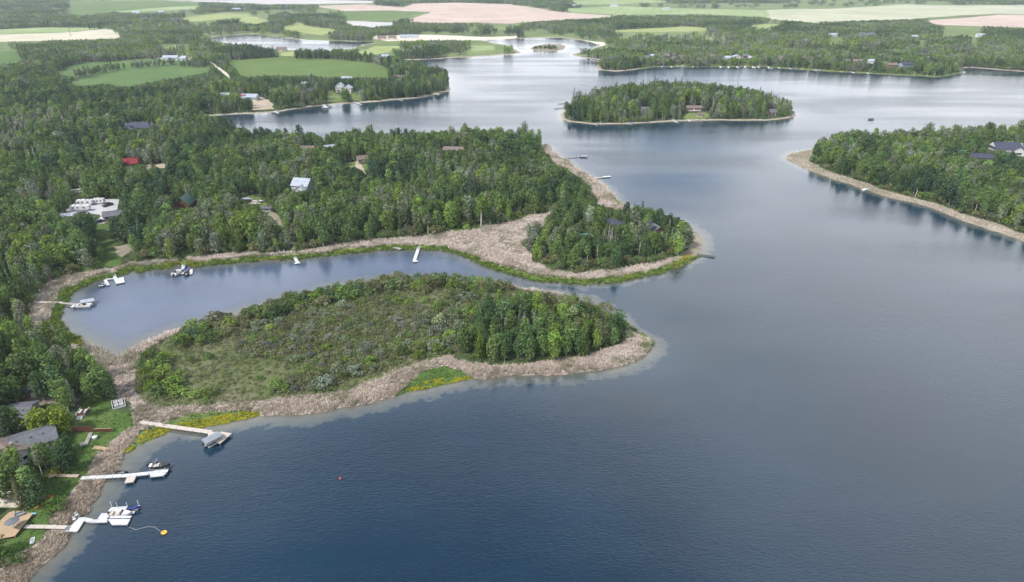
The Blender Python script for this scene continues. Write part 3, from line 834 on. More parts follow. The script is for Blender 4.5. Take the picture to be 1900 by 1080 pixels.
# ---------------------------------------------------------------- instancing for the uncountable plants
def scatter_object(name, x, y, z, scale, rot, tint, variant, meshes, label, cat):
    """One object of kind stuff: points with a plant on each, through a geometry node group."""
    n = len(x)
    me = bpy.data.meshes.new(name)
    me.vertices.add(n)
    me.vertices.foreach_set('co', np.column_stack([x, y, z]).astype(np.float32).ravel())
    scale = np.asarray(scale, np.float32)
    if scale.ndim == 1:
        scale = np.repeat(scale[:, None], 3, 1)
    a = me.attributes.new('scl', 'FLOAT_VECTOR', 'POINT'); a.data.foreach_set('vector', scale.ravel())
    rv = np.zeros((n, 3), np.float32); rv[:, 2] = rot
    a = me.attributes.new('rot', 'FLOAT_VECTOR', 'POINT'); a.data.foreach_set('vector', rv.ravel())
    a = me.attributes.new('tint', 'FLOAT_VECTOR', 'POINT'); a.data.foreach_set('vector', np.asarray(tint, np.float32).ravel())
    a = me.attributes.new('pick', 'INT', 'POINT'); a.data.foreach_set('value', np.asarray(variant, np.int32))
    o = bpy.data.objects.new(name, me)
    o['kind'] = 'stuff'; o['label'] = label; o['category'] = cat
    C.objects.link(o)
    col = bpy.data.collections.new(name + '_plants')
    for i, m in enumerate(meshes):
        p = bpy.data.objects.new('%s_plant_%02d' % (name, i), m)
        col.objects.link(p)
    g = bpy.data.node_groups.new(name, 'GeometryNodeTree')
    g.interface.new_socket('Geometry', in_out='INPUT', socket_type='NodeSocketGeometry')
    g.interface.new_socket('Geometry', in_out='OUTPUT', socket_type='NodeSocketGeometry')
    gi, go = g.nodes.new('NodeGroupInput'), g.nodes.new('NodeGroupOutput')
    ip = g.nodes.new('GeometryNodeInstanceOnPoints')
    ci = g.nodes.new('GeometryNodeCollectionInfo')
    ci.inputs['Collection'].default_value = col
    ci.inputs['Separate Children'].default_value = True
    ci.inputs['Reset Children'].default_value = True
    def attr(nm, ty):
        k = g.nodes.new('GeometryNodeInputNamedAttribute'); k.data_type = ty
        k.inputs['Name'].default_value = nm
        return [s for s in k.outputs if s.enabled and s.name == 'Attribute'][0]
    L = g.links
    L.new(gi.outputs[0], ip.inputs['Points'])
    L.new(ci.outputs[0], ip.inputs['Instance'])
    ip.inputs['Pick Instance'].default_value = True
    L.new(attr('pick', 'INT'), ip.inputs['Instance Index'])
    er = g.nodes.new('FunctionNodeEulerToRotation')
    L.new(attr('rot', 'FLOAT_VECTOR'), er.inputs[0])
    L.new(er.outputs[0], ip.inputs['Rotation'])
    L.new(attr('scl', 'FLOAT_VECTOR'), ip.inputs['Scale'])
    L.new(ip.outputs[0], go.inputs[0])
    md = o.modifiers.new('plants', 'NODES'); md.node_group = g
    return o

# ---------------------------------------------------------------- where plants may stand
KEEP = []      # (x, y, radius): clear ground round buildings
SIGHT = []     # (x, y, half width, height seen, reach): low growth in front of what shows over the trees
def keep(x, y, r): KEEP.append((x, y, r))

OPEN_WATER = G([(1095, 325), (1165, 335), (1310, 392), (1300, 425), (1285, 418), (1262, 402), (1220, 388), (1170, 381), (1120, 379), (1080, 372)])
MARSH_RIM = G([(345, 618), (360, 604), (440, 586), (560, 553), (640, 532), (743, 520), (870, 522), (960, 538), (925, 552), (860, 546), (700, 552), (640, 562), (560, 585), (440, 615), (395, 640), (350, 648), (318, 652)])
MARSH_WOOD = G([(880, 604), (925, 574), (1000, 581), (1060, 589), (1100, 601), (1142, 618), (1164, 630), (1150, 645), (1100, 660), (1060, 668), (1000, 674), (930, 679), (880, 672), (850, 664), (880, 640)])
MARSH_ISLE = G([(244, 770), (244, 640), (350, 590), (640, 522), (870, 508), (1000, 532), (1120, 556), (1220, 640), (1180, 690), (900, 725), (600, 772), (300, 790)])
MARSH_SHRUB = G([(770, 600), (840, 550), (925, 551), (905, 610), (915, 655), (830, 661), (760, 675), (690, 698), (600, 728), (520, 734), (500, 720), (560, 700), (640, 690), (720, 660), (790, 640)])
MARSH_SCRUB = G([(430, 620), (480, 600), (620, 560), (740, 545), (800, 600), (760, 650), (640, 690), (520, 680), (440, 660)])
MARSH_TIP = G([(262, 662), (300, 652), (318, 690), (350, 735), (430, 725), (440, 737), (350, 748), (300, 752), (266, 730), (256, 700)])
HOOK = G([(1026, 395), (1016, 424), (990, 442), (980, 470), (990, 489), (1020, 502), (1066, 509), (1117, 503), (1218, 485), (1256, 473), (1275, 455), (1282, 428), (1262, 413), (1225, 404), (1170, 394), (1100, 392)])
HOOK_BACK = G([(1060, 405), (1120, 398), (1180, 402), (1225, 410), (1225, 425), (1180, 425), (1120, 415), (1070, 418)])
SPRUCE_SHORE = G([(560, 140), (720, 138), (830, 150), (830, 170), (700, 186), (600, 186), (540, 178)])
SHORE_HEDGE = G([(520, 168), (560, 160), (600, 165), (600, 178)])
DEAD = [G(p) for p in ([(85, 232), (128, 228), (135, 244), (90, 248)], [(0, 262), (75, 258), (110, 268), (0, 282)], [(0, 300), (60, 300), (86, 310), (60, 318), (0, 312)],
                       [(1042, 428), (1075, 424), (1078, 445), (1046, 450)], [(915, 612), (950, 600), (1010, 600), (1000, 628), (930, 632)], [(1215, 455), (1245, 450), (1245, 462), (1215, 466)], [(1120, 445), (1150, 440), (1160, 470), (1105, 468)])]
PALE = [G(p) for p in ([(480, 290), (640, 285), (700, 300), (560, 312)], [(140, 300), (200, 296), (220, 320), (150, 330)], [(-40, 200), (200, 195), (420, 240), (360, 300), (-40, 330)],
                       [(700, 320), (900, 300), (960, 330), (800, 360)], [(920, 640), (1150, 600), (1150, 640), (1000, 662)])]

def los(x, y, ht, k=0.85):
    f = CAM_H / np.maximum(CAM_H - k * ht, 5)
    return x * f, y * f

def candidates(y0, y1, cell, pad):
    """Jittered grid of places inside the view (and a margin on both sides)."""
    xs = []
    ys = np.arange(y0, y1, cell)
    X, Y = [], []
    for yy in ys:
        half = (yy * 0.92 + 60) * 0.78 + pad
        n = int(2 * half / cell)
        x = (np.arange(n) - n / 2) * cell
        X.append(x); Y.append(np.full(n, yy))
    X = np.concatenate(X); Y = np.concatenate(Y)
    X = X + rng.uniform(-0.48, 0.48, len(X)) * cell
    Y = Y + rng.uniform(-0.48, 0.48, len(Y)) * cell
    return X, Y

GREEN = dict(mid=(0.108, 0.170, 0.054), dark=(0.070, 0.120, 0.050), deep=(0.048, 0.084, 0.047), grey=(0.155, 0.190, 0.112), fresh=(0.150, 0.225, 0.052), olive=(0.142, 0.158, 0.074), silver=(0.185, 0.212, 0.150))
TONES = list(GREEN)
GARR = np.array([GREEN[k] for k in TONES])

TREES = []   # dicts of arrays
def plant(x, y, kind, H, tone, variant=None, ztop=True):
    n = len(x)
    if n == 0:
        return
    TREES.append(dict(x=np.asarray(x), y=np.asarray(y), kind=np.full(n, kind, object), H=np.asarray(H), tone=np.asarray(tone), var=rng.integers(0, len(KINDS[kind]), n) if variant is None else np.asarray(variant)))

def open_up(x, y, H, test):
    """Lower growth step by step where its upper part would stand before open ground that shows."""
    H = H.copy(); H0 = H.copy()
    for k in (0.95, 0.7, 0.45, 0.2):
        m = test(*los(x, y, H0, k))
        H[m] = np.minimum(H[m], H0[m] * max(0.0, k - 0.27))
    return H
def limit_sight(x, y, H):
    """Lower the growth that would hide a building or clearing that shows in the photograph."""
    H = H.copy()
    r = np.hypot(x, y); az = np.arctan2(x, y)
    for (hx, hy, hw, hz, reach) in SIGHT:
        rh, ah = math.hypot(hx, hy), math.atan2(hx, hy)
        m = (np.abs(az - ah) * rh < hw) & (r < rh + 2) & (r > rh - reach)
        if m.any():
            za = CAM_H - (CAM_H - hz) * (r[m] / rh) - 0.3
            H[m] = np.minimum(H[m], za)
    for (kx, ky, kr) in KEEP:
        H[(x - kx) ** 2 + (y - ky) ** 2 < kr * kr] = 0
    return H

def tone_of(x, y, n, bias=None):
    """Stands of one clone share a tone: pick by slow noise, then vary tree by tree."""
    v = fbm(x / 22, y / 30, 31) + rng.normal(0, 0.07, n)
    t = np.zeros(n, int)
    q = np.array([0.26, 0.38, 0.58, 0.66, 0.76])
    order = [TONES.index(k) for k in ('deep', 'dark', 'mid', 'grey', 'fresh', 'silver')]
    k = np.searchsorted(q, v)
    return np.array(order)[k]

def sow_near():
    x, y = candidates(60, 520, 3.7, 40)
    d = shore_dist(x, y)
    wat = is_water(x, y)
    ok = ~wat & (d > 1.0)
    reed = np.zeros(len(x), bool); ex = np.zeros(len(x), bool)
    n = len(x)
    H0 = 7.2 + 4.8 * fbm(x / 30, y / 30, 5) + rng.normal(0, 1.5, n)
    H0 *= np.where(rng.random(n) < .07, 1.28, 1.0)
    H0 = np.where((fbm(x / 9, y / 9, 66) < .27), H0 * .45, H0)
    for c in COVER:
        if not c['exclude']:
            continue
        ex |= inside(c['P'], x, y)
    marsh = inside(MARSH, x, y)
    mwood, mrim, mshr, mscr, mtip = (inside(p, x, y) for p in (MARSH_WOOD, MARSH_RIM, MARSH_SHRUB, MARSH_SCRUB, MARSH_TIP))
    onmarsh = inside(MARSH_ISLE, x, y) | marsh | mwood | mrim | mshr | mscr | mtip | inside(R4, x, y)
    ok &= ~ex | mwood
    main = ok & ~onmarsh
    i = np.nonzero(main)[0]
    X, Y, H = x[i], y[i], H0[i]
    for c in COVER:          # clearings stay visible: shorter growth or none before them
        if c['exclude'] and c['tag'] is None:
            H = open_up(X, Y, H, lambda a, b: inside(c['P'], a, b))
    H = open_up(X, Y, H, lambda a, b: inside(R3, a, b) | inside(OPEN_WATER, a, b))
    dr = np.array([KD_REED.find((a, b, 0))[2] for a, b in zip(X, Y)])
    ds = d[i]
    edge = np.minimum(dr, ds)
    hook = inside(HOOK, X, Y); back = inside(HOOK_BACK, X, Y)
    H[hook] *= 0.88
    H[back] *= 1.2
    H = limit_sight(X, Y, H)
    u = rng.random(len(X))
    kind = np.where(u < 0.04, 'spruce_tree', 'aspen_tree').astype(object)
    patch = fbm(X / 35, Y / 35, 77)
    kind[(patch > 0.66) & (u < 0.30)] = 'spruce_tree'
    kind[back & (u < 0.6)] = 'spruce_tree'
    kind[(edge < 6.5) & (u < 0.62)] = 'willow_shrub'
    kind[(H < 4.2)] = 'willow_shrub'
    dead = np.zeros(len(X), bool)
    for p in DEAD:
        dead |= inside(p, X, Y)
    kind[dead & (u < 0.72)] = 'dead_tree'
    kind[~dead & (u > 0.992) & (edge > 8)] = 'dead_tree'
    pale = np.zeros(len(X), bool)
    for p in PALE:
        pale |= inside(p, X, Y)
    t = tone_of(X, Y, len(X))
    for k in ('aspen_tree', 'spruce_tree', 'willow_shrub', 'dead_tree'):
        m = (kind == k) & (H > 1.2)
        hh = H[m].copy()
        tt = t[m].copy()
        if k == 'willow_shrub':
            hh = np.minimum(hh, rng.uniform(2.8, 5.2, len(hh)))
            r2 = rng.random(len(hh)); tt = np.where(r2 < .45, TONES.index('mid'), np.where(r2 < .75, TONES.index('olive'), np.where(r2 < .9, TONES.index('grey'), TONES.index('fresh'))))
        elif k == 'spruce_tree':
            hh = hh * rng.uniform(0.85, 1.25, len(hh)); r2 = rng.random(len(hh)); tt = np.where(r2 < .6, TONES.index('deep'), TONES.index('dark'))
            hh = limit_sight(X[m], Y[m], hh)
        elif k == 'dead_tree':
            hh = hh * 0.92
        v = None
        if k == 'aspen_tree':
            pm = pale[m]
            v = np.where(rng.random(len(hh)) < np.where(pm, 0.75, 0.16), rng.integers(4, 6, len(hh)), rng.choice([0, 1, 2, 3, 6], len(hh)))
        q = hh > 1.2
        plant(X[m][q], Y[m][q], k, hh[q], tt[q], None if v is None else v[q])
    # marsh island
    i = np.nonzero(~wat & (d > 1.2) & mwood)[0]
    X, Y = x[i], y[i]; u = rng.random(len(i))
    dead = inside(DEAD[4], X, Y) & (u < 0.75)
    hh = 8.0 + rng.normal(0, 1.0, len(i)) + 1.5 * (fbm(X / 20, Y / 20, 8) - .5)
    r2 = fbm(X / 14, Y / 14, 12) + rng.normal(0, .12, len(i))
    tt = np.where(r2 < .34, TONES.index('dark'), np.where(r2 < .58, TONES.index('mid'), np.where(r2 < .7, TONES.index('olive'), TONES.index('fresh'))))
    plant(X[~dead], Y[~dead], 'aspen_tree', hh[~dead], tt[~dead], rng.choice([0, 1, 2, 3, 6], int((~dead).sum())))
    plant(X[dead], Y[dead], 'dead_tree', hh[dead] * 0.85, tt[dead])
    for msk, p, lo, hi, tones in ((mrim & ~mwood, 0.92, 3.0, 5.4, ('mid', 'olive', 'dark', 'olive', 'fresh')), (mshr & ~mwood & ~mrim, 0.80, 2.2, 4.4, ('olive', 'grey', 'mid', 'fresh', 'silver')),
                                  (inside(MARSH_ISLE, x, y) & ~marsh & ~mwood & ~mrim & ~ex, 0.7, 2.0, 3.8, ('mid', 'olive', 'fresh', 'olive', 'grey')), (mtip & ~mrim, 0.85, 2.4, 4.4, ('mid', 'fresh', 'fresh', 'olive', 'grey')), (mscr & ~mshr & ~mrim & ~mwood, 0.85, 1.3, 2.8, ('grey', 'silver', 'olive', 'silver', 'fresh')),
                                  (marsh & ~mscr & ~mshr & ~mrim & ~mwood & ~mtip, 0.07, 1.0, 2.8, ('fresh', 'olive', 'mid', 'grey', 'mid'))):
        i = np.nonzero(~wat & (d > 1.4) & msk & (rng.random(n) < p))[0]
        hh = rng.uniform(lo, hi, len(i)) * np.where(rng.random(len(i)) < 0.12, 1.25, 1.0)
        tt = np.array([TONES.index(tones[k]) for k in rng.integers(0, 5, len(i))], int)
        plant(x[i], y[i], 'willow_shrub', hh, tt)

def sow_mid():
    x, y = candidates(520, 960, 5.6, 80)
    d = shore_dist(x, y)
    ok = ~is_water(x, y) & (d > 2.5)
    n = len(x)
    H = 9.0 + 4.5 * fbm(x / 40, y / 40, 5) + rng.normal(0, 1.3, n)
    isle = inside(ISLE, x, y)
    for c in COVER:
        if c['exclude']:
            ok &= ~inside(c['P'], x, y)
    i = np.nonzero(ok)[0]
    X, Y, H, D = x[i], y[i], H[i], d[i]
    isle = isle[i]
    for c in COVER:
        if c['exclude'] and c['tag'] is None:
            H = open_up(X, Y, H, lambda a, b: inside(c['P'], a, b))
    H = open_up(X, Y, H, lambda a, b: inside(POND2, a, b))
    H[isle] *= np.where(D[isle] > 15, 1.12, 0.95)
    H = limit_sight(X, Y, H)
    u = rng.random(len(X))
    kind = np.where(u < 0.07, 'spruce_tree', 'aspen_tree').astype(object)
    crest = isle & (Y > ISLE_C[1] + 4)
    kind[crest & (u < 0.30)] = 'spruce_tree'
    kind[isle & ~crest & (u < 0.10)] = 'spruce_tree'
    kind[inside(SPRUCE_SHORE, X, Y) & (u < 0.5)] = 'spruce_tree'
    kind[(D < 7) & (u > 0.6)] = 'willow_shrub'
    kind[(u > 0.994)] = 'dead_tree'
    for p in DEAD:
        kind[inside(p, X, Y) & (u < 0.6)] = 'dead_tree'
    pale = np.zeros(len(X), bool)
    for p in PALE:
        pale |= inside(p, X, Y)
    t = tone_of(X, Y, len(X))
    for k in ('aspen_tree', 'spruce_tree', 'willow_shrub', 'dead_tree'):
        m = (kind == k) & (H > 2)
        hh, tt = H[m].copy(), t[m].copy()
        v = None
        if k == 'willow_shrub':
            hh = np.minimum(hh, rng.uniform(3.5, 6.5, len(hh)))
        elif k == 'spruce_tree':
            hh = hh * rng.uniform(0.9, 1.35, len(hh)); tt = np.where(rng.random(len(hh)) < .65, TONES.index('deep'), TONES.index('dark'))
            hh = limit_sight(X[m], Y[m], hh)
        elif k == 'aspen_tree':
            v = np.where(rng.random(len(hh)) < np.where(pale[m], 0.7, 0.12), rng.integers(4, 6, len(hh)), rng.choice([0, 1, 2, 3, 6], len(hh)))
        q = hh > 1.2
        plant(X[m][q], Y[m][q], k, hh[q], tt[q], None if v is None else v[q])

FAR = []
def sow_far():
    """Woods beyond about a kilometre: groves of a dozen metres across, thinning into meadow."""
    for (a, b, cell, s) in ((960, 1700, 11.0, 1.0), (1700, 3900, 17.0, 1.45)):
        x, y = candidates(a, b, cell, 100)
        ok = ~is_water(x, y)
        d = shore_dist(x, y)
        ok &= d > 6
        n = len(x)
        sc = s * (0.92 + 0.35 * fbm(x / 60, y / 60, 5))
        for c in COVER:
            if c['exclude']:
                ok &= ~inside(c['P'], x, y)
                for k in (0.35, 0.7, 1.0):
                    ok &= ~inside(c['P'], *los(x, y, 9.5 * k * (sc / s) * (1 + 0.25 * (s - 1)), 1.0))
        ok &= ~inside(ISLET, x, y)
        for k in (0.4, 0.75, 1.0):
            lx_, ly_ = los(x, y, 9.5 * k, 1.0)
            ok &= ~inside(POND2, lx_, ly_) & ~(inside(LAKE_W, lx_, ly_) & (ly_ > 1290))
        dens = fbm(x / 170, y / 110, 21)
        belt = fbm(x / 700, y / 420, 23)
        open_ = (dens > 0.56) & (y > 1060)
        ok &= ~open_ | (rng.random(n) < 0.16)
        ok &= ~((y > 1900) & (belt > 0.56) & (rng.random(n) < 0.93))
        i = np.nonzero(ok)[0]
        X, Y = x[i], y[i]
        cap = limit_sight(X, Y, np.full(len(X), 12.0))
        q = cap > 3
        X, Y, cap, scq = X[q], Y[q], cap[q], sc[i][q]
        scz = np.minimum(scq / s * (1 + 0.25 * (s - 1)), cap / 11.0)
        v = fbm(X / 130, Y / 90, 33) + rng.normal(0, .08, len(X))
        order = np.array([TONES.index(k) for k in ('deep', 'dark', 'mid', 'silver', 'fresh', 'grey')])
        tt = order[np.searchsorted([0.20, 0.34, 0.50, 0.58, 0.70], v)]  # far tones run lighter in patches: sunlight on the woods put into leaf colour
        FAR.append((X, Y, np.column_stack([scq, scq, scz]), tt))

def row_of(pts, kind, H, step, rows=1, tones=('mid', 'grey'), width=5.0):
    """A shelter belt or hedgerow between fields."""
    P = G(pts); X, Y = [], []
    for a, b in zip(P, P[1:]):
        L = np.hypot(*(b - a)); n = max(1, int(L / step))
        nx, ny = -(b[1] - a[1]) / L, (b[0] - a[0]) / L
        for i in range(n):
            for r in range(rows):
                q = a + (b - a) * (i + rng.uniform(0, 1)) / n
                o = (r - (rows - 1) / 2) * width + rng.normal(0, 1.2)
                X.append(q[0] + nx * o); Y.append(q[1] + ny * o)
    X, Y = np.array(X), np.array(Y)
    m = ~is_water(X, Y); X, Y = X[m], Y[m]; n = len(X)
    plant(X, Y, kind, H * rng.uniform(.75, 1.2, n), np.array([TONES.index(tones[k]) for k in rng.integers(0, len(tones), n)], int))

# ---------------------------------------------------------------- built things
mat('white_vinyl', (0.54, 0.55, 0.565), 0.5, col2=(0.38, 0.39, 0.405), scale=0.8)
mat('dock_beige', (0.48, 0.43, 0.385), 0.8, col2=(0.36, 0.32, 0.28), scale=1.5, stretch=(1, 6, 1))
mat('dock_wood', (0.42, 0.34, 0.26), 0.85, col2=(0.28, 0.22, 0.17), scale=1.5, stretch=(1, 6, 1))
mat('new_wood', (0.42, 0.31, 0.20), 0.8, col2=(0.33, 0.24, 0.15), scale=2)
mat('grey_wood', (0.34, 0.32, 0.30), 0.9, col2=(0.2, 0.19, 0.18), scale=2)
mat('dark_wood', (0.09, 0.075, 0.065), 0.9)
mat('red_wood', (0.115, 0.045, 0.03), 0.85, col2=(0.075, 0.032, 0.022), scale=1.5, stretch=(6, 6, 1))
mat('log_wall', (0.15, 0.068, 0.035), 0.8, col2=(0.085, 0.04, 0.022), scale=1.2, stretch=(1, 1, 8))
mat('siding_white', (0.58, 0.58, 0.575), 0.7, col2=(0.49, 0.49, 0.485), scale=1, stretch=(0.2, 0.2, 6))
mat('siding_grey', (0.36, 0.37, 0.38), 0.8, scale=1, stretch=(0.2, 0.2, 6))
mat('siding_beige', (0.44, 0.38, 0.31), 0.8, scale=1, stretch=(0.2, 0.2, 6))
mat('siding_brown', (0.19, 0.12, 0.08), 0.8, scale=1, stretch=(0.2, 0.2, 6))
mat('siding_blue', (0.25, 0.31, 0.38), 0.8, scale=1, stretch=(0.2, 0.2, 6))
mat('roof_grey', (0.125, 0.13, 0.145), 0.9, col2=(0.085, 0.09, 0.10), scale=1.2)
mat('roof_dark', (0.060, 0.066, 0.085), 0.85, col2=(0.042, 0.047, 0.06), scale=1.2)
mat('roof_navy', (0.050, 0.056, 0.085), 0.8, col2=(0.036, 0.040, 0.062), scale=1.2)
mat('roof_brown', (0.185, 0.145, 0.125), 0.9, col2=(0.12, 0.095, 0.08), scale=1.2)
mat('roof_red', (0.19, 0.018, 0.02), 0.8, col2=(0.12, 0.012, 0.014), scale=0.7)
mat('roof_green', (0.045, 0.105, 0.085), 0.6)
mat('roof_white', (0.33, 0.365, 0.42), 0.5, col2=(0.26, 0.29, 0.34), scale=0.6)
mat('roof_teal', (0.12, 0.28, 0.27), 0.7)
mat('glass_dark', (0.03, 0.04, 0.05), 0.1, spec=0.6)
mat('trim_white', (0.6, 0.6, 0.59), 0.6)
mat('trim_dark', (0.05, 0.045, 0.045), 0.6)
mat('chimney_stone', (0.27, 0.25, 0.23), 0.9, scale=3)
mat('hull_white', (0.6, 0.6, 0.59), 0.3)
mat('hull_black', (0.025, 0.027, 0.03), 0.3)
mat('cover_blue', (0.022, 0.04, 0.22), 0.7)
mat('cover_grey', (0.23, 0.25, 0.28), 0.7)
mat('seat_beige', (0.5, 0.44, 0.37), 0.6)
mat('metal_grey', (0.36, 0.37, 0.38), 0.4, metal=0.6)
mat('rubber', (0.02, 0.02, 0.02), 0.9)
mat('car_black', (0.02, 0.022, 0.027), 0.25, spec=0.6)
mat('car_blue', (0.05, 0.06, 0.10), 0.25, spec=0.6)
mat('buoy_yellow', (0.75, 0.42, 0.04), 0.4)
mat('buoy_red', (0.7, 0.12, 0.05), 0.4)
mat('red_paint', (0.55, 0.06, 0.03), 0.5)
mat('yellow_paint', (0.6, 0.36, 0.05), 0.5)
mat('sky_blue', (0.25, 0.5, 0.75), 0.5)
mat('canvas_grey', (0.13, 0.14, 0.16), 0.8)
mat('soil', (0.03, 0.028, 0.03), 0.9)
mat('steel', (0.22, 0.22, 0.23), 0.5, metal=0.5)

def empty(name, loc, yaw, label, cat, group=None):
    o = bpy.data.objects.new(name, None)
    o.location = loc; o.rotation_euler = (0, 0, yaw)
    o['label'] = label; o['category'] = cat
    if group:
        o['group'] = group
    C.objects.link(o)
    return o
def piece(name, verts, faces, m, parent=None, smooth=False, me=None):
    if me is None:
        me = bpy.data.meshes.new(name)
        me.from_pydata([tuple(map(float, v)) for v in verts], [], faces)
        me.materials.append(MATS[m] if isinstance(m, str) else m)
        me.update()
        if smooth:
            me.shade_smooth()
    o = bpy.data.objects.new(name, me)
    C.objects.link(o)
    if parent:
        o.parent = parent
    return o
BOXF = [(0, 3, 2, 1), (4, 5, 6, 7), (0, 1, 5, 4), (1, 2, 6, 5), (2, 3, 7, 6), (3, 0, 4, 7)]
def boxv(c, s):
    x, y, z = c; a, b, h = s[0] / 2, s[1] / 2, s[2] / 2
    return [(x - a, y - b, z - h), (x + a, y - b, z - h), (x + a, y + b, z - h), (x - a, y + b, z - h), (x - a, y - b, z + h), (x + a, y - b, z + h), (x + a, y + b, z + h), (x - a, y + b, z + h)]
def box(name, c, s, m, parent=None):
    return piece(name, boxv(c, s), BOXF, m, parent)
def boxes(name, lst, m, parent=None):
    V, F = [], []
    for c, s in lst:
        n = len(V); V += boxv(c, s); F += [tuple(i + n for i in f) for f in BOXF]
    return piece(name, V, F, m, parent)
def extrude(name, pts, z0, z1, m, parent=None):
    n = len(pts)
    a = sum(pts[i][0] * pts[(i + 1) % n][1] - pts[(i + 1) % n][0] * pts[i][1] for i in range(n))
    if a < 0:
        pts = pts[::-1]
    V = [(p[0], p[1], z0) for p in pts] + [(p[0], p[1], z1) for p in pts]
    F = [tuple(range(n))[::-1], tuple(range(n, 2 * n))] + [(i, (i + 1) % n, n + (i + 1) % n, n + i) for i in range(n)]
    return piece(name, V, F, m, parent)
def tube(name, pts, r, m, parent=None, n=6):
    V, F = [], []
    for i, p in enumerate(pts):
        p = np.array(p, float)
        a = np.array(pts[max(0, i - 1)], float); b = np.array(pts[min(len(pts) - 1, i + 1)], float)
        d = (b - a) / (np.linalg.norm(b - a) + 1e-9)
        u = np.cross(d, (0, 0, 1) if abs(d[2]) < 0.9 else (1, 0, 0)); u /= np.linalg.norm(u); w = np.cross(d, u)
        for k in range(n):
            t = 6.28319 * k / n
            V.append(p + r * (u * math.cos(t) + w * math.sin(t)))
    for i in range(len(pts) - 1):
        for k in range(n):
            F.append((i * n + k, i * n + (k + 1) % n, (i + 1) * n + (k + 1) % n, (i + 1) * n + k))
    F.append(tuple(range(n))[::-1]); F.append(tuple((len(pts) - 1) * n + k for k in range(n)))
    return piece(name, V, F, m, parent, smooth=True)
def zland(x, y):
    return float(height([x], [y], shore_dist([x], [y]))[0])
LANDMARKS = []   # (phrase, x, y) used to say which plant is which
def landmark(phrase, x, y): LANDMARKS.append((phrase, x, y))

def window_at(par, x, y, z, w, h, face, frame='trim_white'):
    """A window with its frame on the wall; face: 'f' front (-y), 'b' back, 'l', 'r'."""
    if face in 'fb':
        s = -1 if face == 'f' else 1
        o = box('window', (x, y + s * 0.03, z), (w, 0.05, h), 'glass_dark', par)
        boxes('frame', [((x, y + s * 0.045, z + h / 2 + .05), (w + .24, .08, .1)), ((x, y + s * 0.045, z - h / 2 - .05), (w + .24, .08, .1)), ((x - w / 2 - .06, y + s * 0.045, z), (.12, .08, h)), ((x + w / 2 + .06, y + s * 0.045, z), (.12, .08, h)), ((x, y + s * .05, z), (.06, .07, h))], frame, o)
    else:
        s = -1 if face == 'l' else 1
        o = box('window', (x + s * 0.03, y, z), (0.05, w, h), 'glass_dark', par)
        boxes('frame', [((x + s * 0.045, y, z + h / 2 + .05), (.08, w + .24, .1)), ((x + s * 0.045, y, z - h / 2 - .05), (.08, w + .24, .1)), ((x + s * .045, y - w / 2 - .06, z), (.08, .12, h)), ((x + s * .045, y + w / 2 + .06, z), (.08, .12, h))], frame, o)
    return o
def roof_slabs(par, w, d, z, hr, m, ov=0.5, cx=0, cy=0, along='x', hip=0.0):
    """Gable (or hipped) roof of a w x d block, ridge along x or y."""
    t = 0.16
    if along == 'y':
        w, d = d, w
    a, b = w / 2 + ov, d / 2 + ov
    k = hr / (d / 2)
    ze = z - ov * k
    hx = hip * d / 2
    V = [(-a, -b, ze), (a, -b, ze), (a, b, ze), (-a, b, ze), (-a + hx, 0, z + hr), (a - hx, 0, z + hr)]
    V += [(v[0], v[1], v[2] + t) for v in V]
    if along == 'y':
        V = [(-v[1], v[0], v[2]) for v in V]
    V = [(v[0] + cx, v[1] + cy, v[2]) for v in V]
    F = [(6, 7, 11, 10), (8, 9, 10, 11), (0, 4, 5, 1), (2, 5, 4, 3), (0, 1, 7, 6), (2, 3, 9, 8), (0, 6, 10, 4), (4, 10, 9, 3), (1, 5, 11, 7), (5, 2, 8, 11)]
    if hip > 0:
        F += [(6, 10, 9), (7, 8, 11)]
    return piece('roof', V, F, m, par)
def wall_block(par, w, d, z0, z1, hr, m, cx=0, cy=0, along='x'):
    if along == 'y':
        w, d = d, w
    a, b = w / 2, d / 2
    V = [(-a, -b, z0), (a, -b, z0), (a, b, z0), (-a, b, z0), (-a, -b, z1), (a, -b, z1), (a, b, z1), (-a, b, z1), (-a, 0, z1 + hr), (a, 0, z1 + hr)]
    if along == 'y':
        V = [(-v[1], v[0], v[2]) for v in V]
    V = [(v[0] + cx, v[1] + cy, v[2]) for v in V]
    F = [(0, 1, 5, 4), (2, 3, 7, 6), (1, 2, 6, 9, 5), (3, 0, 4, 8, 7)]
    return piece('wall', V, F, m, par)
